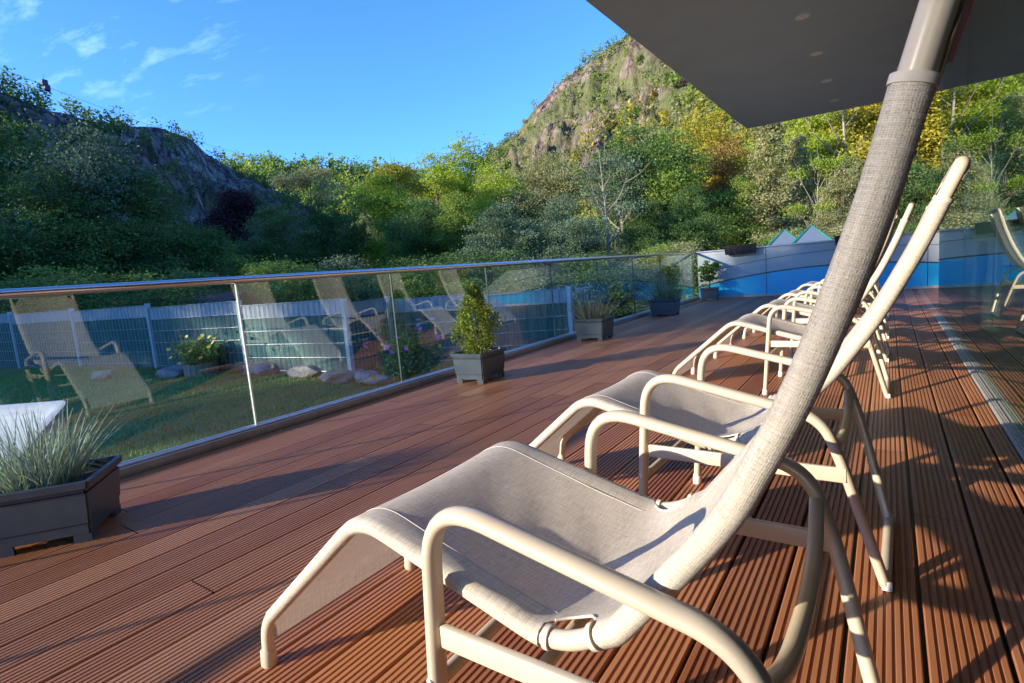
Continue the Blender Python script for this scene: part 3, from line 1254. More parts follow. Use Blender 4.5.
rng = np.random.default_rng(5)
n = 60000
X = rng.uniform(-13.5, -3.55, n)
Y = rng.uniform(-1, 6.5, n)
keep = Y < 4.0 + (X + 10.4) * .17 + .1
X, Y = X[keep], Y[keep]
n = len(X)
Z = np.array([lawn_z(a, b) for a, b in zip(X, Y)]) + .02 * np.sin(X * 1.3 + Y * .7) * np.sin(Y * 1.1)
a = rng.uniform(0, 2 * PI, n)
hh = rng.uniform(.02, .055, n)
w = rng.uniform(.004, .008, n)
dx, dy = np.cos(a) * w, np.sin(a) * w
lx, ly = rng.normal(size=n) * .015, rng.normal(size=n) * .015
V = np.stack([np.stack([X - dx, Y - dy, Z - .004], 1), np.stack([X + dx, Y + dy, Z - .004], 1), np.stack([X + lx + dx * .2, Y + ly + dy * .2, Z + hh], 1), np.stack([X + lx - dx * .2, Y + ly - dy * .2, Z + hh], 1)], 1)
patch = .5 + .25 * np.sin(X * 1.7) * np.sin(Y * 2.1 + X) + rng.uniform(-.35, .35, n)
stuff(add('grass', quads_mesh('grass', V, np.clip(patch, 0, 1)), 'grass'))

bm = bmesh.new()
S = 2600
NG = 40
gv = {}
for i in range(NG + 1):
    for j in range(NG + 1):
        gv[i, j] = bm.verts.new((-S + 2 * S * i / NG, -S + 2 * S * j / NG, -1.6))
for i in range(NG):
    for j in range(NG):
        bm.faces.new((gv[i, j], gv[i + 1, j], gv[i + 1, j + 1], gv[i, j + 1]))
structure(obj('ground', bm, 'forest_floor'))


def vnoise(seed):
    r = np.random.default_rng(seed)
    G = r.normal(size=(64, 64))

    def f(x, y):
        x0, y0 = np.floor(x).astype(int), np.floor(y).astype(int)
        fx, fy = x - x0, y - y0
        fx, fy = fx * fx * (3 - 2 * fx), fy * fy * (3 - 2 * fy)
        g = lambda a, b: G[a % 64, b % 64]
        return (g(x0, y0) * (1 - fx) + g(x0 + 1, y0) * fx) * (1 - fy) + (g(x0, y0 + 1) * (1 - fx) + g(x0 + 1, y0 + 1) * fx) * fy
    return f


def fbm(f, x, y, oct=5):
    s, a = 0, 1.0
    for k in range(oct):
        s = s + a * f(x * 2 ** k + 7.3 * k, y * 2 ** k + 3.1 * k)
        a *= .5
    return s


def hill(name, mat, az, elev, Rr, r0, amp, seed, power=1.0, nth=260, nr=90, back=1.5, zbase=-1.6):
    """ridge: crest at distance Rr(az) and elevation elev(az); real slope from r0 up to it and down behind"""
    f = vnoise(seed)
    th = np.linspace(az[0], az[-1], nth)
    E = np.interp(th, az, elev)
    R = np.interp(th, az, Rr)
    R0_ = np.interp(th, az, r0)
    u = np.linspace(0, back, nr)
    TH, U = np.meshgrid(th, u, indexing='ij')
    RR = R0_[:, None] + (R - R0_)[:, None] * U
    H = (R * np.tan(np.radians(E)) + CAMH)[:, None]
    shape = np.where(U <= 1, np.clip(U, 0, 1) ** power, 1 - (np.clip(U - 1, 0, 1)) ** 1.3 * .9)
    Xx, Yy = RR * np.sin(np.radians(TH)), RR * np.cos(np.radians(TH))
    nz = fbm(f, Xx * .03 + 9, Yy * .03 + 5)
    nz2 = np.abs(fbm(f, Xx * .11 + 3, Yy * .11 + 8, 4))
    nz3 = np.abs(fbm(f, Xx * .30 + 1, Yy * .30 + 2, 4))
    env = np.sin(np.clip(U, 0, 1) * PI) * .9 + .06
    Zz = zbase + (H - zbase) * shape + amp * env * nz - amp * .45 * env * nz2 - amp * .28 * env * nz3
    V = np.stack([Xx, Yy, Zz], -1).reshape(-1, 3)
    idx = np.arange(nth * nr).reshape(nth, nr)
    Fq = np.stack([idx[:-1, :-1], idx[1:, :-1], idx[1:, 1:], idx[:-1, 1:]], -1).reshape(-1, 4)
    me = bpy.data.meshes.new(name)
    me.from_pydata(V.tolist(), [], Fq.tolist())
    me.polygons.foreach_set('use_smooth', [True] * len(me.polygons))
    me.update()
    structure(add(name, me, mat))
    return th, u, np.stack([Xx, Yy, Zz], -1)


def wood(name, mat, G, th, u, n, seed, size, leaf, per, ulo, uhi, dens=None, zsq=1.25):
    """far-off wood: many leafy crowns standing on a hill, one object"""
    r = np.random.default_rng(seed)
    f = vnoise(seed + 50)
    C = []
    nth, nu = G.shape[:2]
    tries = 0
    while len(C) < n and tries < n * 30:
        tries += 1
        i, uu = r.integers(0, nth), r.uniform(ulo, uhi)
        j = min(nu - 1, int(np.searchsorted(u, uu)))
        p = G[i, j]
        if dens is not None:
            v = fbm(f, np.array(p[0] * .035), np.array(p[1] * .035), 3)
            if r.random() > dens(v, uu, th[i]):
                continue
        C.append(p + r.normal(size=3) * np.array([1.5, 1.5, 0]))
    C = np.array(C)
    n = len(C)
    s = size * r.uniform(.55, 1.35, n)
    cl = r.normal(size=(n, per, 3))
    cl /= np.linalg.norm(cl, axis=2, keepdims=True)
    cl *= (r.uniform(.3, 1.0, (n, per)) ** .6)[:, :, None]
    P = C[:, None, :] + cl * (s[:, None, None] * np.array([.5, .5, .5 * zsq]))
    P[:, :, 2] += (s * .5)[:, None]
    tone = np.clip(np.repeat(r.uniform(0, 1, n), per) * .7 + r.uniform(0, .3, n * per), 0, 1)
    V = leaf_quads(P.reshape(-1, 3), leaf, r, .6, .8)
    stuff(add(name, quads_mesh(name, V, tone), mat))


# the shaded hill on the left, running on behind the viewer (it keeps the near wood in shade)
azL = [-156, -148, -141, -135, -130, -124, -112, -98, -86, -78, -75, -73, -69.8, -65.6, -63.2, -62.2, -60.0, -57, -52]
elL = [1, 2.5, 6, 10.5, 13.5, 15.5, 17.5, 18.5, 18.3, 17.2, 16.2, 15.4, 15.0, 14.8, 14.2, 12.9, 11.3, 9.8, 7]
rL = [120, 122, 125, 128, 130, 135, 150, 165, 185, 205, 215, 222, 240, 275, 300, 310, 320, 330, 330]
r0L = [60, 60, 62, 64, 66, 70, 78, 85, 92, 100, 104, 108, 115, 130, 150, 158, 165, 175, 180]
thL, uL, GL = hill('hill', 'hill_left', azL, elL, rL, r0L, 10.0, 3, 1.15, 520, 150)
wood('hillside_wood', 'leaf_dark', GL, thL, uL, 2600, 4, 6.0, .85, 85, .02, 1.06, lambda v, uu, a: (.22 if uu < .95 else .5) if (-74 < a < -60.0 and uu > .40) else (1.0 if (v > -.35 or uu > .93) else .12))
# far ridge closing the valley
azF = [-75, -66, -62, -57.3, -49, -43, -37, -30, -20]
elF = [8.6, 10.6, 11.7, 11.9, 11.3, 10.2, 8.6, 8, 7]
thF, uF, GF = hill('ridge', 'hill_far', azF, elF, [560] * 9, [330] * 9, 12, 8, 1.0, 160, 50)
wood('ridge_wood', 'leaf_mid', GF, thF, uF, 1500, 9, 10, 2.3, 40, .35, 1.05)
# sunlit rocky hill on the right
azR = [-44, -39, -35.7, -32.7, -30.6, -27.4, -25.2, -22.3, -19, -14, -6, 4, 16, 30, 45]
elR = [4.5, 8.4, 12.3, 13.8, 15.8, 18.1, 19.3, 20.5, 21.5, 23.0, 25, 25, 23, 20, 16]
rR = [270, 265, 262, 260, 258, 255, 255, 258, 262, 268, 270, 260, 240, 220, 200]
r0R = [150, 140, 132, 125, 120, 112, 108, 104, 100, 96, 92, 88, 84, 80, 78]
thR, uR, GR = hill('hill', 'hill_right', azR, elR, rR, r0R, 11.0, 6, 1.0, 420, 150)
rockmask = lambda v, uu, a: (.14 if (a < -18 and .42 < uu < .97 and v < .25) else (.85 if uu < .5 else .5))
wood('slope_scrub', 'leaf_mid', GR, thR, uR, 2600, 12, 4.0, .75, 60, .05, .94, rockmask)
wood('slope_scrub', 'leaf_larch', GR, thR, uR, 2600, 13, 3.4, .65, 55, .10, .95, lambda v, uu, a: .35 if (a < -18 and .42 < uu < .97 and v < .2) else .8)
wood('slope_scrub', 'leaf_yellow', GR, thR, uR, 260, 14, 6.0, 1.2, 44, .02, .55)
wood('slope_scrub', 'leaf_orange', GR, thR, uR, 130, 15, 6.0, 1.2, 44, .05, .6)
for o in [o for o in COL.objects if o.name.startswith('slope_scrub')]:
    pass


# ------------------------------------------------------------------ trees
def tree_mesh(seed, kind):
    """crown quads + trunk for a tree of 12 m height"""
    r = np.random.default_rng(seed)
    lobes = []
    if kind == 'broad':
        for k in range(13):
            a = r.uniform(0, 2 * PI)
            z = r.uniform(3.2, 9.6)
            d = r.uniform(1.0, 3.2) * (1.25 - abs(z - 5.6) / 6)
            s = r.uniform(1.5, 2.3)
            lobes.append(((math.cos(a) * d, math.sin(a) * d, z), (s, s, s * .72)))
        lobes.append(((0, 0, 10.2), (1.7, 1.7, 1.5)))
        ncl, per, leaf, spr = 40, 78, .155, .36
    elif kind == 'tall':
        for k in range(13):
            a = r.uniform(0, 2 * PI)
            z = r.uniform(2.6, 10.2)
            d = r.uniform(.5, 1.9) * (1.2 - abs(z - 5.5) / 7)
            s = r.uniform(1.1, 1.7)
            lobes.append(((math.cos(a) * d, math.sin(a) * d, z), (s, s, s * .85)))
        lobes.append(((0, 0, 10.9), (1.0, 1.0, 1.1)))
        ncl, per, leaf, spr = 38, 72, .15, .33
    elif kind == 'airy':
        for k in range(17):
            a = r.uniform(0, 2 * PI)
            z = r.uniform(2.6, 11.3)
            d = r.uniform(.6, 2.9) * (1.2 - abs(z - 6.5) / 8)
            s = r.uniform(.65, 1.2)
            lobes.append(((math.cos(a) * d, math.sin(a) * d, z), (s, s, s * .6)))
        ncl, per, leaf, spr = 27, 27, .15, .26
    elif kind == 'larch':
        for k in range(34):
            z = 1.2 + 10.4 * k / 34
            w_ = 2.5 * (1 - (z - 1) / 11.4) + .25
            a = k * 2.4
            lobes.append(((math.cos(a) * w_ * .62, math.sin(a) * w_ * .62, z), (w_ * .55, w_ * .55, .42)))
        ncl, per, leaf, spr = 20, 26, .16, .22
    elif kind == 'bare':
        for k in range(10):
            a = r.uniform(0, 2 * PI)
            z = r.uniform(5, 11.4)
            d = r.uniform(.6, 2.6)
            s = r.uniform(.6, 1.0)
            lobes.append(((math.cos(a) * d, math.sin(a) * d, z), (s, s, s * .6)))
        ncl, per, leaf, spr = 18, 20, .16, .30
    else:  # bush
        for k in range(9):
            a = r.uniform(0, 2 * PI)
            d = r.uniform(.6, 4.2)
            s = r.uniform(2.0, 3.3)
            lobes.append(((math.cos(a) * d, math.sin(a) * d, r.uniform(2.0, 8.6)), (s, s, s * .9)))
        ncl, per, leaf, spr = 42, 62, .20, .48
    Vs, Ts = [], []
    for c, rad in lobes:
        V, t = leafy(c, rad, ncl, per, leaf, r, spr, .62, .5)
        tl = r.uniform(-.18, .18)
        Vs.append(V)
        Ts.append(np.clip(t + tl, 0, 1))
    crown = quads_mesh(kind + '_crown', np.concatenate(Vs), np.concatenate(Ts))
    bm = bmesh.new()
    hgt = {'broad': 9.6, 'tall': 10.6, 'airy': 11.2, 'larch': 11.6, 'bare': 11.4, 'bush': 6}[kind]
    bend = [r.normal() * .22, r.normal() * .22]
    tp = [(bend[0] * math.sin(z * .35), bend[1] * math.sin(z * .3), z) for z in np.linspace(-.6, hgt, 9)]
    tr0 = .26 if kind in ('broad', 'tall') else (.17 if kind != 'bush' else .12)
    sweep(bm, tp, [tr0 * (1 - .93 * k / 8) for k in range(9)], n=9)
    nl = len(lobes) if kind not in ('larch',) else 16
    for c, rad in lobes[:nl]:
        zb = max(1.2, c[2] - r.uniform(1.2, 2.6) - .45 * math.hypot(c[0], c[1]))
        zb = min(zb, hgt - .4)
        f = (zb + .6) / (hgt + .6)
        b0 = Vector((bend[0] * math.sin(zb * .35), bend[1] * math.sin(zb * .3), zb))
        e = Vector(c)
        m = b0.lerp(e, .5) + Vector((r.normal() * .2, r.normal() * .2, -.25))
        rr = tr0 * (1 - .9 * f) * .62
        sweep(bm, catmull([b0, m, e], 4), [rr * (1 - .8 * k / 8) for k in range(9)], n=6)
        for q in range(3 if kind == 'bare' else 1):
            e2 = e + Vector((r.normal() * .8, r.normal() * .8, abs(r.normal()) * .9))
            sweep(bm, [m.lerp(e, .4), m.lerp(e2, .6), e2], [rr * .5, rr * .35, rr * .1], n=5)
    me = bpy.data.meshes.new(kind + '_trunk')
    bm.to_mesh(me)
    bm.free()
    me.polygons.foreach_set('use_smooth', [True] * len(me.polygons))
    return crown, me


TREES = {}
for kind, cnt in (('broad', 4), ('tall', 3), ('airy', 3), ('larch', 2), ('bare', 2), ('bush', 3)):
    TREES[kind] = [tree_mesh(100 + 10 * i + len(kind), kind) for i in range(cnt)]
CACHE = {}
tcount = [0]


def tree(kind, mat, loc, h, wf, label, group, name='tree', cat='tree', bark='trunk', var=None, rz=None):
    i = tcount[0]
    tcount[0] += 1
    v = (i if var is None else var) % len(TREES[kind])
    key = (kind, v, mat, bark)
    if key not in CACHE:
        c, t = TREES[kind][v]
        c2, t2 = c.copy(), t.copy()
        c2.materials.append(MAT[mat])
        t2.materials.append(MAT[bark])
        CACHE[key] = (c2, t2)
    c2, t2 = CACHE[key]
    root = thing(name, label, cat, loc, (i * 2.39996) if rz is None else rz, group)
    s = h / 12.0
    root.scale = (s * wf, s * wf, s)
    a = bpy.data.objects.new('crown', c2)
    b = bpy.data.objects.new('trunk', t2)
    for o in (a, b):
        COL.objects.link(o)
        o.parent = root
    return root


def tree_at(px, top, dist, kind, mat, wf, label, group, zg=-1.6, **kw):
    p = at_dist(px, top, dist)
    return tree(kind, mat, (p.x, p.y, zg), (p.z - zg) * 1.03, wf, label, group, **kw)


G1 = 'trees behind the garden fence'
G2 = 'autumn trees beyond the end wall'
G3 = 'shrubs behind the fence'
LIST = [
    # px, top, dist, kind, material, width factor, label
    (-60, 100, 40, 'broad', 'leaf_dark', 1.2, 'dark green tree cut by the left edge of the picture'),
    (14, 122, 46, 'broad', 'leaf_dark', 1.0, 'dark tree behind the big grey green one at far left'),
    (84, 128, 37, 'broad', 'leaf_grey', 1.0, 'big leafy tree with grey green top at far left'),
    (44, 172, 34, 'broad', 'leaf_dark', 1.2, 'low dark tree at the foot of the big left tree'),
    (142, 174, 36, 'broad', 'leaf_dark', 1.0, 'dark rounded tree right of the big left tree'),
    (234, 192, 62, 'tall', 'leaf_copper', 1.1, 'dark copper leaved beech between green trees'),
    (214, 232, 48, 'broad', 'leaf_mid', 1.0, 'low olive green tree under the copper beech'),
    (306, 152, 78, 'airy', 'leaf_larch', .85, 'feathery pale tree rising against the sky left of centre'),
    (272, 206, 52, 'broad', 'leaf_dark', 1.15, 'dark green tree in front of the feathery pale tree'),
    (324, 200, 50, 'broad', 'leaf_dark', 1.05, 'round dark tree right of the one before the feathery tree'),
    (392, 150, 55, 'airy', 'leaf_yellow', 1.2, 'yellow topped loose tree at the end of the sky gap'),
    (383, 178, 50, 'tall', 'leaf_bright', 1.2, 'green tree under the yellow topped loose tree'),
    (432, 152, 60, 'airy', 'leaf_bright', 1.2, 'thin yellowing tree left of the bright green ones'),
    (420, 196, 44, 'broad', 'leaf_dark', 1.0, 'shaded dark tree under the thin yellowing tree'),
    (466, 140, 66, 'broad', 'leaf_bright', 1.1, 'sunlit green tree with rounded top below the rocky hill'),
    (490, 166, 56, 'broad', 'leaf_bright', 1.0, 'bright yellow green tree in the middle of the wood'),
    (455, 196, 42, 'tall', 'leaf_mid', 1.15, 'mid green tree behind the grey willow'),
    (496, 204, 33, 'broad', 'leaf_grey', 1.2, 'grey green willow behind the railing, left of the bare birch'),
    (540, 152, 58, 'broad', 'leaf_larch', 1.1, 'olive green tree at the foot of the rocky slope'),
    (560, 196, 35, 'broad', 'leaf_grey', 1.1, 'grey leaved willow beside the bare birch'),
    (600, 146, 36, 'bare', 'leaf_grey', 1.0, 'thin bare birch with pale trunk in front of the wood'),
    (640, 122, 48, 'broad', 'leaf_dark', 1.1, 'tall dark green tree right of the bare birch'),
    (618, 160, 44, 'tall', 'leaf_grey', 1.1, 'grey green tree just behind the bare birch'),
    (672, 130, 46, 'broad', 'leaf_mid', 1.0, 'green tree with yellow lit top left of the orange ones'),
    (690, 186, 38, 'broad', 'leaf_dark', 1.0, 'dark lower tree above the handrail corner'),
    (648, 200, 36, 'broad', 'leaf_dark', 1.1, 'low dark tree right of the birch trunk'),
    (704, 108, 64, 'broad', 'leaf_yellow', 1.0, 'yellow autumn tree left of the canopy corner'),
    (724, 140, 54, 'broad', 'leaf_orange', 1.0, 'orange brown autumn tree below the canopy corner'),
    (742, 176, 46, 'broad', 'leaf_mid', .9, 'green tree below the orange one'),
    (768, 112, 46, 'larch', 'leaf_larch', 1.0, 'pale brownish larch below the canopy corner'),
    (796, 136, 50, 'larch', 'leaf_larch', .9, 'second pale larch, right of the first'),
    (806, 92, 56, 'broad', 'leaf_bright', 1.0, 'bright green sunlit tree behind the larches'),
    (818, 150, 40, 'bare', 'leaf_bright', .9, 'slim tree with pale bare stem beside the tent roofs'),
    (842, 66, 52, 'bare', 'leaf_yellow', 1.15, 'tall yellowing tree with pale bare limbs under the canopy'),
    (868, 60, 60, 'broad', 'leaf_yellow', 1.05, 'yellow tree behind the nearest backrest'),
    (846, 160, 40, 'broad', 'leaf_larch', .85, 'brownish low tree right of the tent roofs'),
    (915, 60, 54, 'broad', 'leaf_yellow', 1.1, 'bright yellow tree right of the nearest backrest'),
    (902, 150, 40, 'broad', 'leaf_dark', 1.0, 'dark green tree behind the lounger tops'),
    (950, 70, 56, 'airy', 'leaf_bright', 1.2, 'loose green tree hidden behind the glass front'),
]
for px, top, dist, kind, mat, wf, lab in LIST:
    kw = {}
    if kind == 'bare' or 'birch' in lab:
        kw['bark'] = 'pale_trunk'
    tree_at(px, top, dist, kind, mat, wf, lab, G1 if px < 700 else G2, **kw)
# trees beyond the frame that a step to the side would show (and the glass front mirrors)
for k, (x, y, kind, mat, h) in enumerate(((12, 52, 'broad', 'leaf_bright', 15), (20, 46, 'broad', 'leaf_yellow', 14), (28, 40, 'tall', 'leaf_mid', 14), (4, 62, 'broad', 'leaf_mid', 17),
                                         (36, 30, 'broad', 'leaf_dark', 13), (-46, 6, 'broad', 'leaf_dark', 14), (-50, -12, 'tall', 'leaf_dark', 15))):
    tree(kind, mat, (x, y, -1.6), h, 1.15, 'tree of the surrounding wood outside the picture', 'trees outside the picture')
S_, N_ = Vector((.53, .848, 0)), Vector((.848, -.53, 0))
for k, (p_, q_, kind, h, wf) in enumerate(((-10.9, -29, 'broad', 11.2, 1.0), (-14.5, -27, 'broad', 11.2, 1.1), (-19.5, -28, 'broad', 10.5, 1.1), (-6.8, -34, 'tall', 15.6, .68), (.36, -38, 'airy', 16.0, .25))):  # added out of view; the airy one imitates the viewer's shadow on the backrest
    q0 = S_ * q_ + N_ * p_
    tree(kind, 'leaf_dark', (q0.x, q0.y, -.5), h, wf, 'unseen tree added behind the viewer to cast shade', 'unseen trees added to cast shade', var=k)
# low growth behind fence and wall
bl = [(-20, 262, 26), (40, 256, 27), (98, 262, 25), (150, 258, 27), (196, 262, 26), (248, 254, 28), (300, 258, 26), (352, 250, 28), (404, 246, 27), (452, 250, 26), (505, 244, 27), (556, 246, 25), (604, 240, 26), (652, 240, 27), (700, 232, 28), (744, 226, 28), (786, 222, 30), (836, 216, 30), (880, 214, 30), (930, 214, 30)]
BL = ['dark shrub behind the fence near the left picture edge', 'dark shrub below the big grey green tree', 'shrub behind the first visible fence post', 'dark shrub behind the yellow flowers',
      'shrub beside the dark shed roof', 'shrub behind the second reflected lounger', 'dark shrub under the pair of round dark trees', 'shrub above the boulder',
      'shrub behind the pink flowers', 'shrub above the small potted conifer', 'grey shrub under the willow', 'grey shrub above the fence end', 'shrub at the foot of the pale birch',
      'dark shrub above the fourth planter', 'shrub above the wall corner', 'shrub above the left flower trough', 'shrub behind the tent roofs', 'shrub right of the tent roofs',
      'shrub behind the nearest backrest', 'dark shrub behind the lounger tops at right']
for k, ((px, top, d), lab) in enumerate(zip(bl, BL)):
    mat = ('leaf_dark', 'leaf_mid', 'leaf_dark', 'leaf_grey')[k % 4] if px < 700 else ('leaf_mid', 'leaf_dark', 'leaf_larch')[k % 3]
    tree_at(px, top, d, 'bush', mat, 1.7, lab, G3, name='shrub', cat='shrub')

# ------------------------------------------------------------------ fence
fence = thing('mesh_fence', 'wire mesh fence with white and green screen strips beyond the lawn', 'fence', (-10.4, 4.1, 0))


def fpart(name, bm, mat, smooth=False):
    return rel(obj(name, bm, mat, None, smooth), fence)


for k, ((x, y), zt) in enumerate(zip(FENCE, FTOP)):
    zb = lawn_z(x, y) - .25
    bm = bmesh.new()
    box(bm, x - .035, x + .035, y - .035, y + .035, zb, zt + .045, .004)
    fpart('post', bm, 'fence_post')
for k in range(len(FENCE) - 1):
    a, b = Vector((*FENCE[k], 0)), Vector((*FENCE[k + 1], 0))
    za, zb_ = FTOP[k], FTOP[k + 1]
    zt = (za + zb_) / 2
    d = (b - a)
    L = d.length
    d.normalize()
    nrm = Vector((d.y, -d.x, 0))
    p0 = a + d * .05
    nw = int((L - .1) / .1)
    bm = bmesh.new()
    zlow = zt - 1.22
    for i in range(nw + 1):
        p = p0 + d * ((L - .1) * i / nw) + nrm * .016
        sweep(bm, [(p.x, p.y, zlow), (p.x, p.y, zt + .012)], .004, n=5)
    for r_ in range(7):
        z = zt - .2 * r_
        q, r2 = p0 + nrm * .024, p0 + d * (L - .1) + nrm * .024
        sweep(bm, [(q.x, q.y, z), (r2.x, r2.y, z)], .0055, n=5)
    fpart('wire_panel', bm, 'fence_wire')
    for nm, mat, z0, z1 in (('white_strip', 'screen_white', zt - .196, zt - .006), ('green_strip', 'screen_green', zlow + .02, zt - .205)):
        bm = bmesh.new()
        q, r2 = p0, p0 + d * (L - .1)
        m_ = 26
        prev = None
        for i in range(m_ + 1):
            p = q.lerp(r2, i / m_) + nrm * (.006 * math.sin(i * 1.9 + k))
            cur4 = [bm.verts.new((p.x + nrm.x * o_, p.y + nrm.y * o_, z)) for o_ in (0, .003) for z in (z0, z1)]
            if prev:
                bm.faces.new((prev[0], cur4[0], cur4[1], prev[1]))
                bm.faces.new((cur4[2], prev[2], prev[3], cur4[3]))
                bm.faces.new((prev[1], cur4[1], cur4[3], prev[3]))
            prev = cur4
        bmesh.ops.recalc_face_normals(bm, faces=bm.faces)
        fpart(nm, bm, mat)

# small gate just past the fence end
gate = thing('garden_gate', 'small grey bar gate past the end post of the fence', 'gate', (-3.86, 7.3, -.45))
bm = bmesh.new()
for i in range(5):
    sweep(bm, [(0, .02 + i * .12, .1), (0, .02 + i * .12, 1.02)], .008, n=6)
obj('bars', bm, 'fence_wire', gate)
bm = bmesh.new()
for z in (.1, 1.03):
    sweep(bm, [(0, 0, z), (0, .54, z)], .014, n=8)
obj('rails', bm, 'fence_post', gate)


# ------------------------------------------------------------------ garden bits
def rock(name, label, loc, size, mat, seed, group=None):
    r = random.Random(seed)
    bm = bmesh.new()
    bmesh.ops.create_icosphere(bm, subdivisions=3, radius=1)
    ph = [r.uniform(0, 6) for _ in range(6)]
    for v in bm.verts:
        c = v.co
        k = 1 + .16 * math.sin(c.x * 2.3 + ph[0]) * math.cos(c.y * 2.1 + ph[1]) + .09 * math.sin(c.z * 4 + c.x * 3 + ph[2]) + .04 * math.sin(c.y * 9 + ph[3])
        k += .10 * math.sin(c.x * 7 + ph[4]) * math.sin(c.z * 6 + ph[5])
        v.co = Vector((c.x * size[0] * k, c.y * size[1] * k, max(-.5, min(c.z, .62 + .2 * c.x)) * size[2] * k))
    o = obj(name, bm, mat)
    o.location = loc
    o.rotation_euler = (0, 0, r.uniform(0, 6))
    return tag(o, label, 'rock', group)


def lawn_pt(px, py):
    p = on_z(px, py, -.3)
    z = lawn_z(p.x, p.y)
    p = on_z(px, py, z)
    return p.x, p.y, lawn_z(p.x, p.y)


x, y, z = lawn_pt(345, 380)
rock('boulder', 'brown rounded boulder on the lawn before the pink flowers', (x, y, z + .05), (.30, .2, .12), 'boulder', 1)
r0k = (1.25, .8, 1.5, .95, 1.1)
for k, (px, py, s, m, lab) in enumerate(((368, 382, .20, 'rock_pale', 'pale pointed stone right of the brown boulder'), (402, 380, .22, 'rock_pale', 'pale block of stone beneath the pink flowers'),
                                        (385, 384, .16, 'boulder', 'brown stone between the two pale stones'), (172, 376, .22, 'rock_pale', 'pale stone at the foot of a fence post'),
                                        (262, 374, .26, 'rock_pale', 'flat stone behind the glass joint'), 
                                        (308, 376, .24, 'rock_pale', 'last stone of the row along the fence'), (104, 378, .2, 'boulder', 'brown stone in the bed at the far left'))):
    x, y, z = lawn_pt(px, py)
    rock('stone', lab, (x, y, z + s * .3), (s * r0k[k % 5], s * .8, s * .55), m, 20 + k, 'stones along the fence')

# wooden tub with yellow flowers
tx, ty, tz = lawn_pt(202, 374)
tub = thing('wooden_tub', 'weathered wooden tub standing by the fence under yellow flowers', 'tub', (tx, ty, tz))
bm = bmesh.new()
for i in range(18):
    a0, a1 = 2 * PI * i / 18, 2 * PI * (i + .9) / 18
    rr = .24
    vv = []
    for z_ in (0, .19):
        for q_ in (rr, rr - .03):
            for a_ in (a0, a1):
                vv.append(bm.verts.new((math.cos(a_) * q_, math.sin(a_) * q_, z_ + (.008 * (i % 3) if z_ else 0))))
    for f in ((0, 1, 5, 4), (2, 3, 7, 6), (0, 2, 6, 4), (1, 3, 7, 5), (4, 5, 7, 6)):
        bm.faces.new([vv[j] for j in f])
bmesh.ops.recalc_face_normals(bm, faces=bm.faces)
obj('staves', bm, 'wood_tub', tub, False)
bm = bmesh.new()
bmesh.ops.create_cone(bm, cap_ends=True, segments=24, radius1=.2, radius2=.2, depth=.02, matrix=Matrix.Translation((0, 0, .155)))
obj('soil', bm, 'soil', tub, False)


def flower_clump(name, label, loc, radii, nleaf, leafmat, heads, seed, zc):
    r = np.random.default_rng(seed)
    t = thing(name, label, 'flowers', loc)
    V, tn = leafy((0, 0, zc), radii, nleaf, 12, .05, r, .05, .2, .2)
    bl_, tb = blades(60, zc + radii[2] * .8, radii[0] * 1.6, r, .003, .4)
    add('foliage', quads_mesh('foliage', np.concatenate([V, bl_]), np.concatenate([tn, tb])), leafmat, t)
    for mat, n_, hmin, hmax in heads:
        qs, ts = [], []
        for i in range(n_):
            c = np.array([r.normal() * radii[0] * .7, r.normal() * radii[1] * .7, r.uniform(hmin, hmax)])
            nrm = np.array([r.normal() * .5 + .35, r.normal() * .5 - .25, .8])
            nrm /= np.linalg.norm(nrm)
            A = np.cross(nrm, [0.3, 1, 0.1])
            A /= np.linalg.norm(A)
            B = np.cross(nrm, A)
            s_ = r.uniform(.022, .036)
            for q in range(6):
                a0 = 2 * PI * q / 6
                d = A * math.cos(a0) + B * math.sin(a0)
                e = -A * math.sin(a0) + B * math.cos(a0)
                qs.append([c, c + d * s_ * .7 + e * s_ * .4, c + d * s_ * 1.2 + nrm * .003, c + d * s_ * .7 - e * s_ * .4])
                ts.append(.5)
        add('blossoms', quads_mesh('blossoms', np.array(qs), np.array(ts)), mat, t)
    return t


flower_clump('yellow_flowers', 'bushy yellow flowers growing around the wooden tub', (tx - .1, ty + .05, tz + .05), (.50, .26, .24), 150, 'leaf_feather', [('flower_yellow', 46, .22, .62)], 31, .30)
fx, fy, fz = lawn_pt(412, 392)
flower_clump('cosmos_flowers', 'feathery pink cosmos flowers close behind the glass railing', (fx, fy, fz), (.34, .36, .36), 230, 'leaf_feather', [('flower_pink', 26, .35, .95), ('flower_yellow', 7, .15, .6)], 33, .42)
gx, gy, gz = lawn_pt(438, 398)
grass_plant('garden_grass', 'yellowish clump of grass right of the pink cosmos', (gx, gy + .25, gz), 150, .38, .35, 'leaf_straw', 41, .004, .7)

# white plastic tub close to the railing, left edge
wt = thing('plastic_container', 'white plastic garden container behind the nearest planter', 'container', (-5.16, .84, lawn_z(-5.16, .84)), D(32))
bm = bmesh.new()


def rr_ring(bm, w_, d_, z_, rad=.06, seg=5):
    L = []
    for sx, sy, a0 in ((1, 1, 0), (-1, 1, 90), (-1, -1, 180), (1, -1, 270)):
        for k in range(seg + 1):
            a_ = D(a0 + 90 * k / seg)
            L.append(bm.verts.new((sx * (w_ / 2 - rad) + rad * math.cos(a_), sy * (d_ / 2 - rad) + rad * math.sin(a_), z_)))
    return L


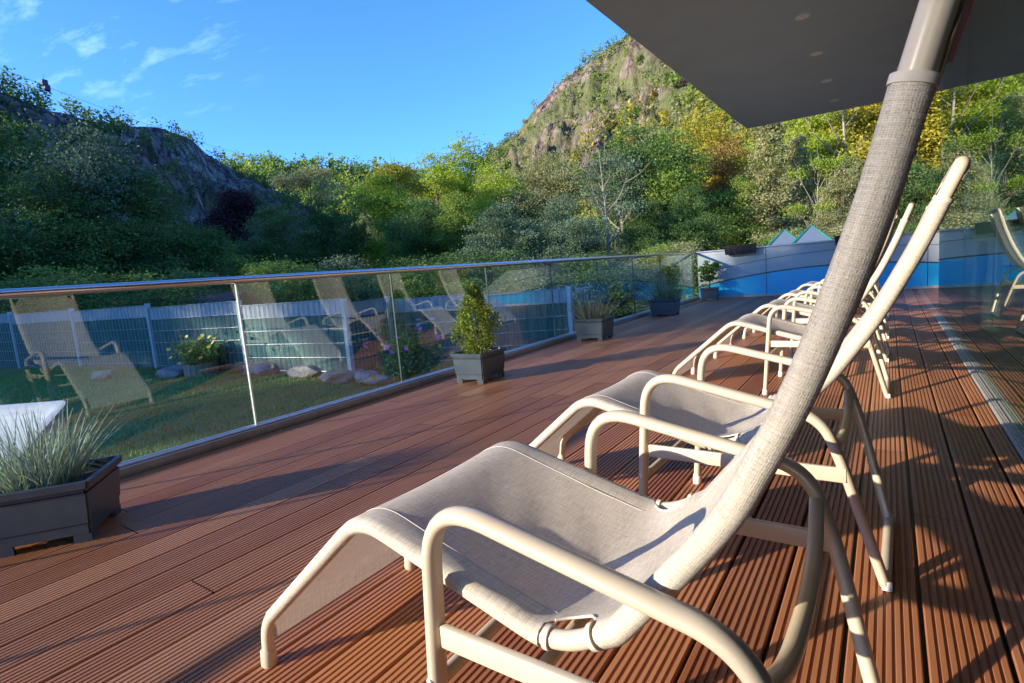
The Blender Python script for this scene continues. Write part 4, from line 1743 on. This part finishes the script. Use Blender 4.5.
RG = [rr_ring(bm, *a_) for a_ in ((.95, .62, 0), (.92, .59, .05), (.88, .56, .458), (.91, .59, .462), (.915, .595, .50), (.88, .56, .505), (.80, .48, .503), (.77, .45, .478))]
bm.faces.new(list(reversed(RG[0])))
for A_, B_ in zip(RG, RG[1:]):
    for i in range(len(A_)):
        bm.faces.new((A_[i], A_[(i + 1) % len(A_)], B_[(i + 1) % len(A_)], B_[i]))
bm.faces.new(RG[-1])
for v in bm.verts:          # the lid slopes up towards the back
    if v.co.z > .3:
        v.co.z += (v.co.y) * .62 - .04
obj('container_body', bm, 'white_plastic', wt, True, 40)

# dark garden shed roof beyond the fence
sp_ = at_dist(218, 298, 24)
shed = thing('garden_shed', 'low dark roofed shed behind the fence left of the glass joint', 'shed', (sp_.x, sp_.y, -1.6), D(20))
bm = bmesh.new()
box(bm, -1.0, 1.0, -.7, .7, 0, 2.15)
obj('wall', bm, 'shed_roof', shed, False)
bm = bmesh.new()
pr = [(-1.25, -.95, 2.15), (1.25, -.95, 2.15), (1.25, 0, 2.62), (-1.25, 0, 2.62), (-1.25, .95, 2.15), (1.25, .95, 2.15)]
for off in (0, .07):
    pass
vb = [bm.verts.new(v) for v in pr]
vt = [bm.verts.new((x_, y_, z_ + .07)) for x_, y_, z_ in pr]
for q in ((0, 1, 2, 3), (3, 2, 5, 4)):
    bm.faces.new([vb[i] for i in q])
    bm.faces.new([vt[i] for i in q])
for a_, b_ in ((0, 1), (1, 2), (2, 5), (5, 4), (4, 3), (3, 0)):
    bm.faces.new((vb[a_], vb[b_], vt[b_], vt[a_]))
bmesh.ops.recalc_face_normals(bm, faces=bm.faces)
obj('roof', bm, 'shed_roof', shed, False)


# pavilions with striped pyramid roofs beyond the wall
def pavilion(px, top, dist, hw, rh, label):
    p = at_dist(px, top, dist)
    t = thing('pavilion', label, 'pavilion', (p.x, p.y, -1.6), D(8), 'pavilions beyond the wall')
    za = p.z + 1.6
    zb = za - rh
    corners = [(-hw, -hw, zb), (hw, -hw, zb), (hw, hw, zb), (-hw, hw, zb)]
    bm = bmesh.new()
    ap = bm.verts.new((0, 0, za))
    ap2 = bm.verts.new((0, 0, za - .05))
    cs = [bm.verts.new(c) for c in corners]
    c2 = [bm.verts.new((c[0] * .98, c[1] * .98, c[2] - .04)) for c in corners]
    for i in range(4):
        bm.faces.new((cs[i], cs[(i + 1) % 4], ap))
        bm.faces.new((c2[(i + 1) % 4], c2[i], ap2))
        bm.faces.new((cs[(i + 1) % 4], cs[i], c2[i], c2[(i + 1) % 4]))
    roof = obj('roof', bm, 'tent_white', t, False)
    bm = bmesh.new()
    for c in corners:
        sweep(bm, [Vector(c) + Vector((0, 0, .015)), (0, 0, za + .015)], [.06, .02], [.06, .02], n=6)
    obj('ridge_trim', bm, 'tent_green', roof)
    for c in corners:
        bm = bmesh.new()
        sweep(bm, [(c[0] * .95, c[1] * .95, 0), (c[0] * .95, c[1] * .95, zb)], .035, n=8)
        obj('post', bm, 'fence_post', t)


pavilion(784, 230, 20, .74, .76, 'left of the two pale pyramid tent roofs beyond the wall')
pavilion(811, 225.5, 19.4, .80, .82, 'right of the two pale pyramid tent roofs beyond the wall')

# cable car over the valley
ca, cb = at_dist(-40, 52, 205), at_dist(262, 158, 520)
cable = bmesh.new()
pts = []
for i in range(25):
    f = i / 24
    p = ca.lerp(cb, f)
    pts.append(p - Vector((0, 0, 14 * f * (1 - f))))
sweep(cable, pts, .06, n=5)
cb_o = obj('cable', cable, 'gondola')
tag(cb_o, 'thin cable of the cable car strung above the left cliff', 'cable')
for k, (px, py, lab) in enumerate(((44.5, 83, 'upper of the two tiny cable car cabins above the left cliff'), (47, 88, 'lower of the two tiny cable car cabins above the left cliff'))):
    p = at_dist(px, py, 215)
    t = thing('gondola_cabin', lab, 'cable car', p, 0, 'cable car cabins')
    bm = bmesh.new()
    box(bm, -.75, .75, -.75, .75, -.9, .9, .3, 3)
    obj('cabin', bm, 'gondola', t)
    bm = bmesh.new()
    sweep(bm, [(0, 0, .88), (0, 0, 2.3)], .07, n=6)
    obj('hanger', bm, 'gondola', t)

# ------------------------------------------------------------------ light, sky
SUN_AZ, SUN_EL = 32.0, 14.8       # light travels towards this azimuth
to_sun = Vector((-math.sin(D(SUN_AZ)) * math.cos(D(SUN_EL)), -math.cos(D(SUN_AZ)) * math.cos(D(SUN_EL)), math.sin(D(SUN_EL))))
sl = bpy.data.lights.new('sun', 'SUN')
sl.energy = 2.1
sl.angle = D(.53)
sl.color = (1.0, .85, .66)
so = bpy.data.objects.new('sun', sl)
COL.objects.link(so)
so.rotation_euler = to_sun.to_track_quat('Z', 'Y').to_euler()
so.location = to_sun * 300

world = bpy.data.worlds.new('World')
scene.world = world
world.use_nodes = True
nt = world.node_tree
for n_ in list(nt.nodes):
    nt.nodes.remove(n_)
g = NT(nt)
sky = nt.nodes.new('ShaderNodeTexSky')
sky.sky_type = 'NISHITA'
sky.sun_disc = False
sky.sun_elevation = D(SUN_EL)
sky.sun_rotation = math.atan2(to_sun.x, to_sun.y)
sky.altitude = 300
sky.air_density = 1.0
sky.dust_density = .35
sky.ozone_density = 3.0
# thin high cloud streaks
co = g.coord('Generated')
sep = nt.nodes.new('ShaderNodeSeparateXYZ')
g.l(co, sep.inputs[0])
cx_ = g.math('DIVIDE', sep.outputs[0], g.math('MAXIMUM', sep.outputs[2], .05))
cy_ = g.math('DIVIDE', sep.outputs[1], g.math('MAXIMUM', sep.outputs[2], .05))
cmb = nt.nodes.new('ShaderNodeCombineXYZ')
g.l(cx_, cmb.inputs[0])
g.l(cy_, cmb.inputs[1])
nz = g.noise(g.mapping(cmb.outputs[0], (2.2, 6.5, 1), (0, 0, D(-32))), 1.0, 7, .62)
cdir = ray(85, -45).normalized()
dotn = nt.nodes.new('ShaderNodeVectorMath')
dotn.operation = 'DOT_PRODUCT'
g.l(co, dotn.inputs[0])
dotn.inputs[1].default_value = cdir
msk = g.ramp(dotn.outputs['Value'], [(.972, (0, 0, 0)), (.997, (1, 1, 1))])
fac = g.math('MULTIPLY', g.ramp(nz, [(.52, (0, 0, 0)), (.88, (.42, .42, .42))]), msk)
tint = g.mix(1.0, sky.outputs[0], (.22, .41, .72), 'MULTIPLY')
skyc = g.mix(fac, tint, (2.4, 3.4, 5.2))
bg = nt.nodes.new('ShaderNodeBackground')
bg.inputs['Strength'].default_value = .15
g.l(skyc, bg.inputs['Color'])
wo = nt.nodes.new('ShaderNodeOutputWorld')
g.l(bg.outputs[0], wo.inputs[0])

scene.view_settings.view_transform = 'Standard'
scene.view_settings.look = 'None'
scene.view_settings.gamma = 1
scene.view_settings.exposure = 2.25
scene.render.engine = 'CYCLES'
cy = scene.cycles
cy.use_denoising = True
try:
    cy.denoiser = 'OPENIMAGEDENOISE'
except Exception:
    pass
cy.max_bounces = 8
cy.transparent_max_bounces = 24
cy.glossy_bounces = 5
cy.diffuse_bounces = 4
cy.sample_clamp_indirect = 6
cy.caustics_reflective = False
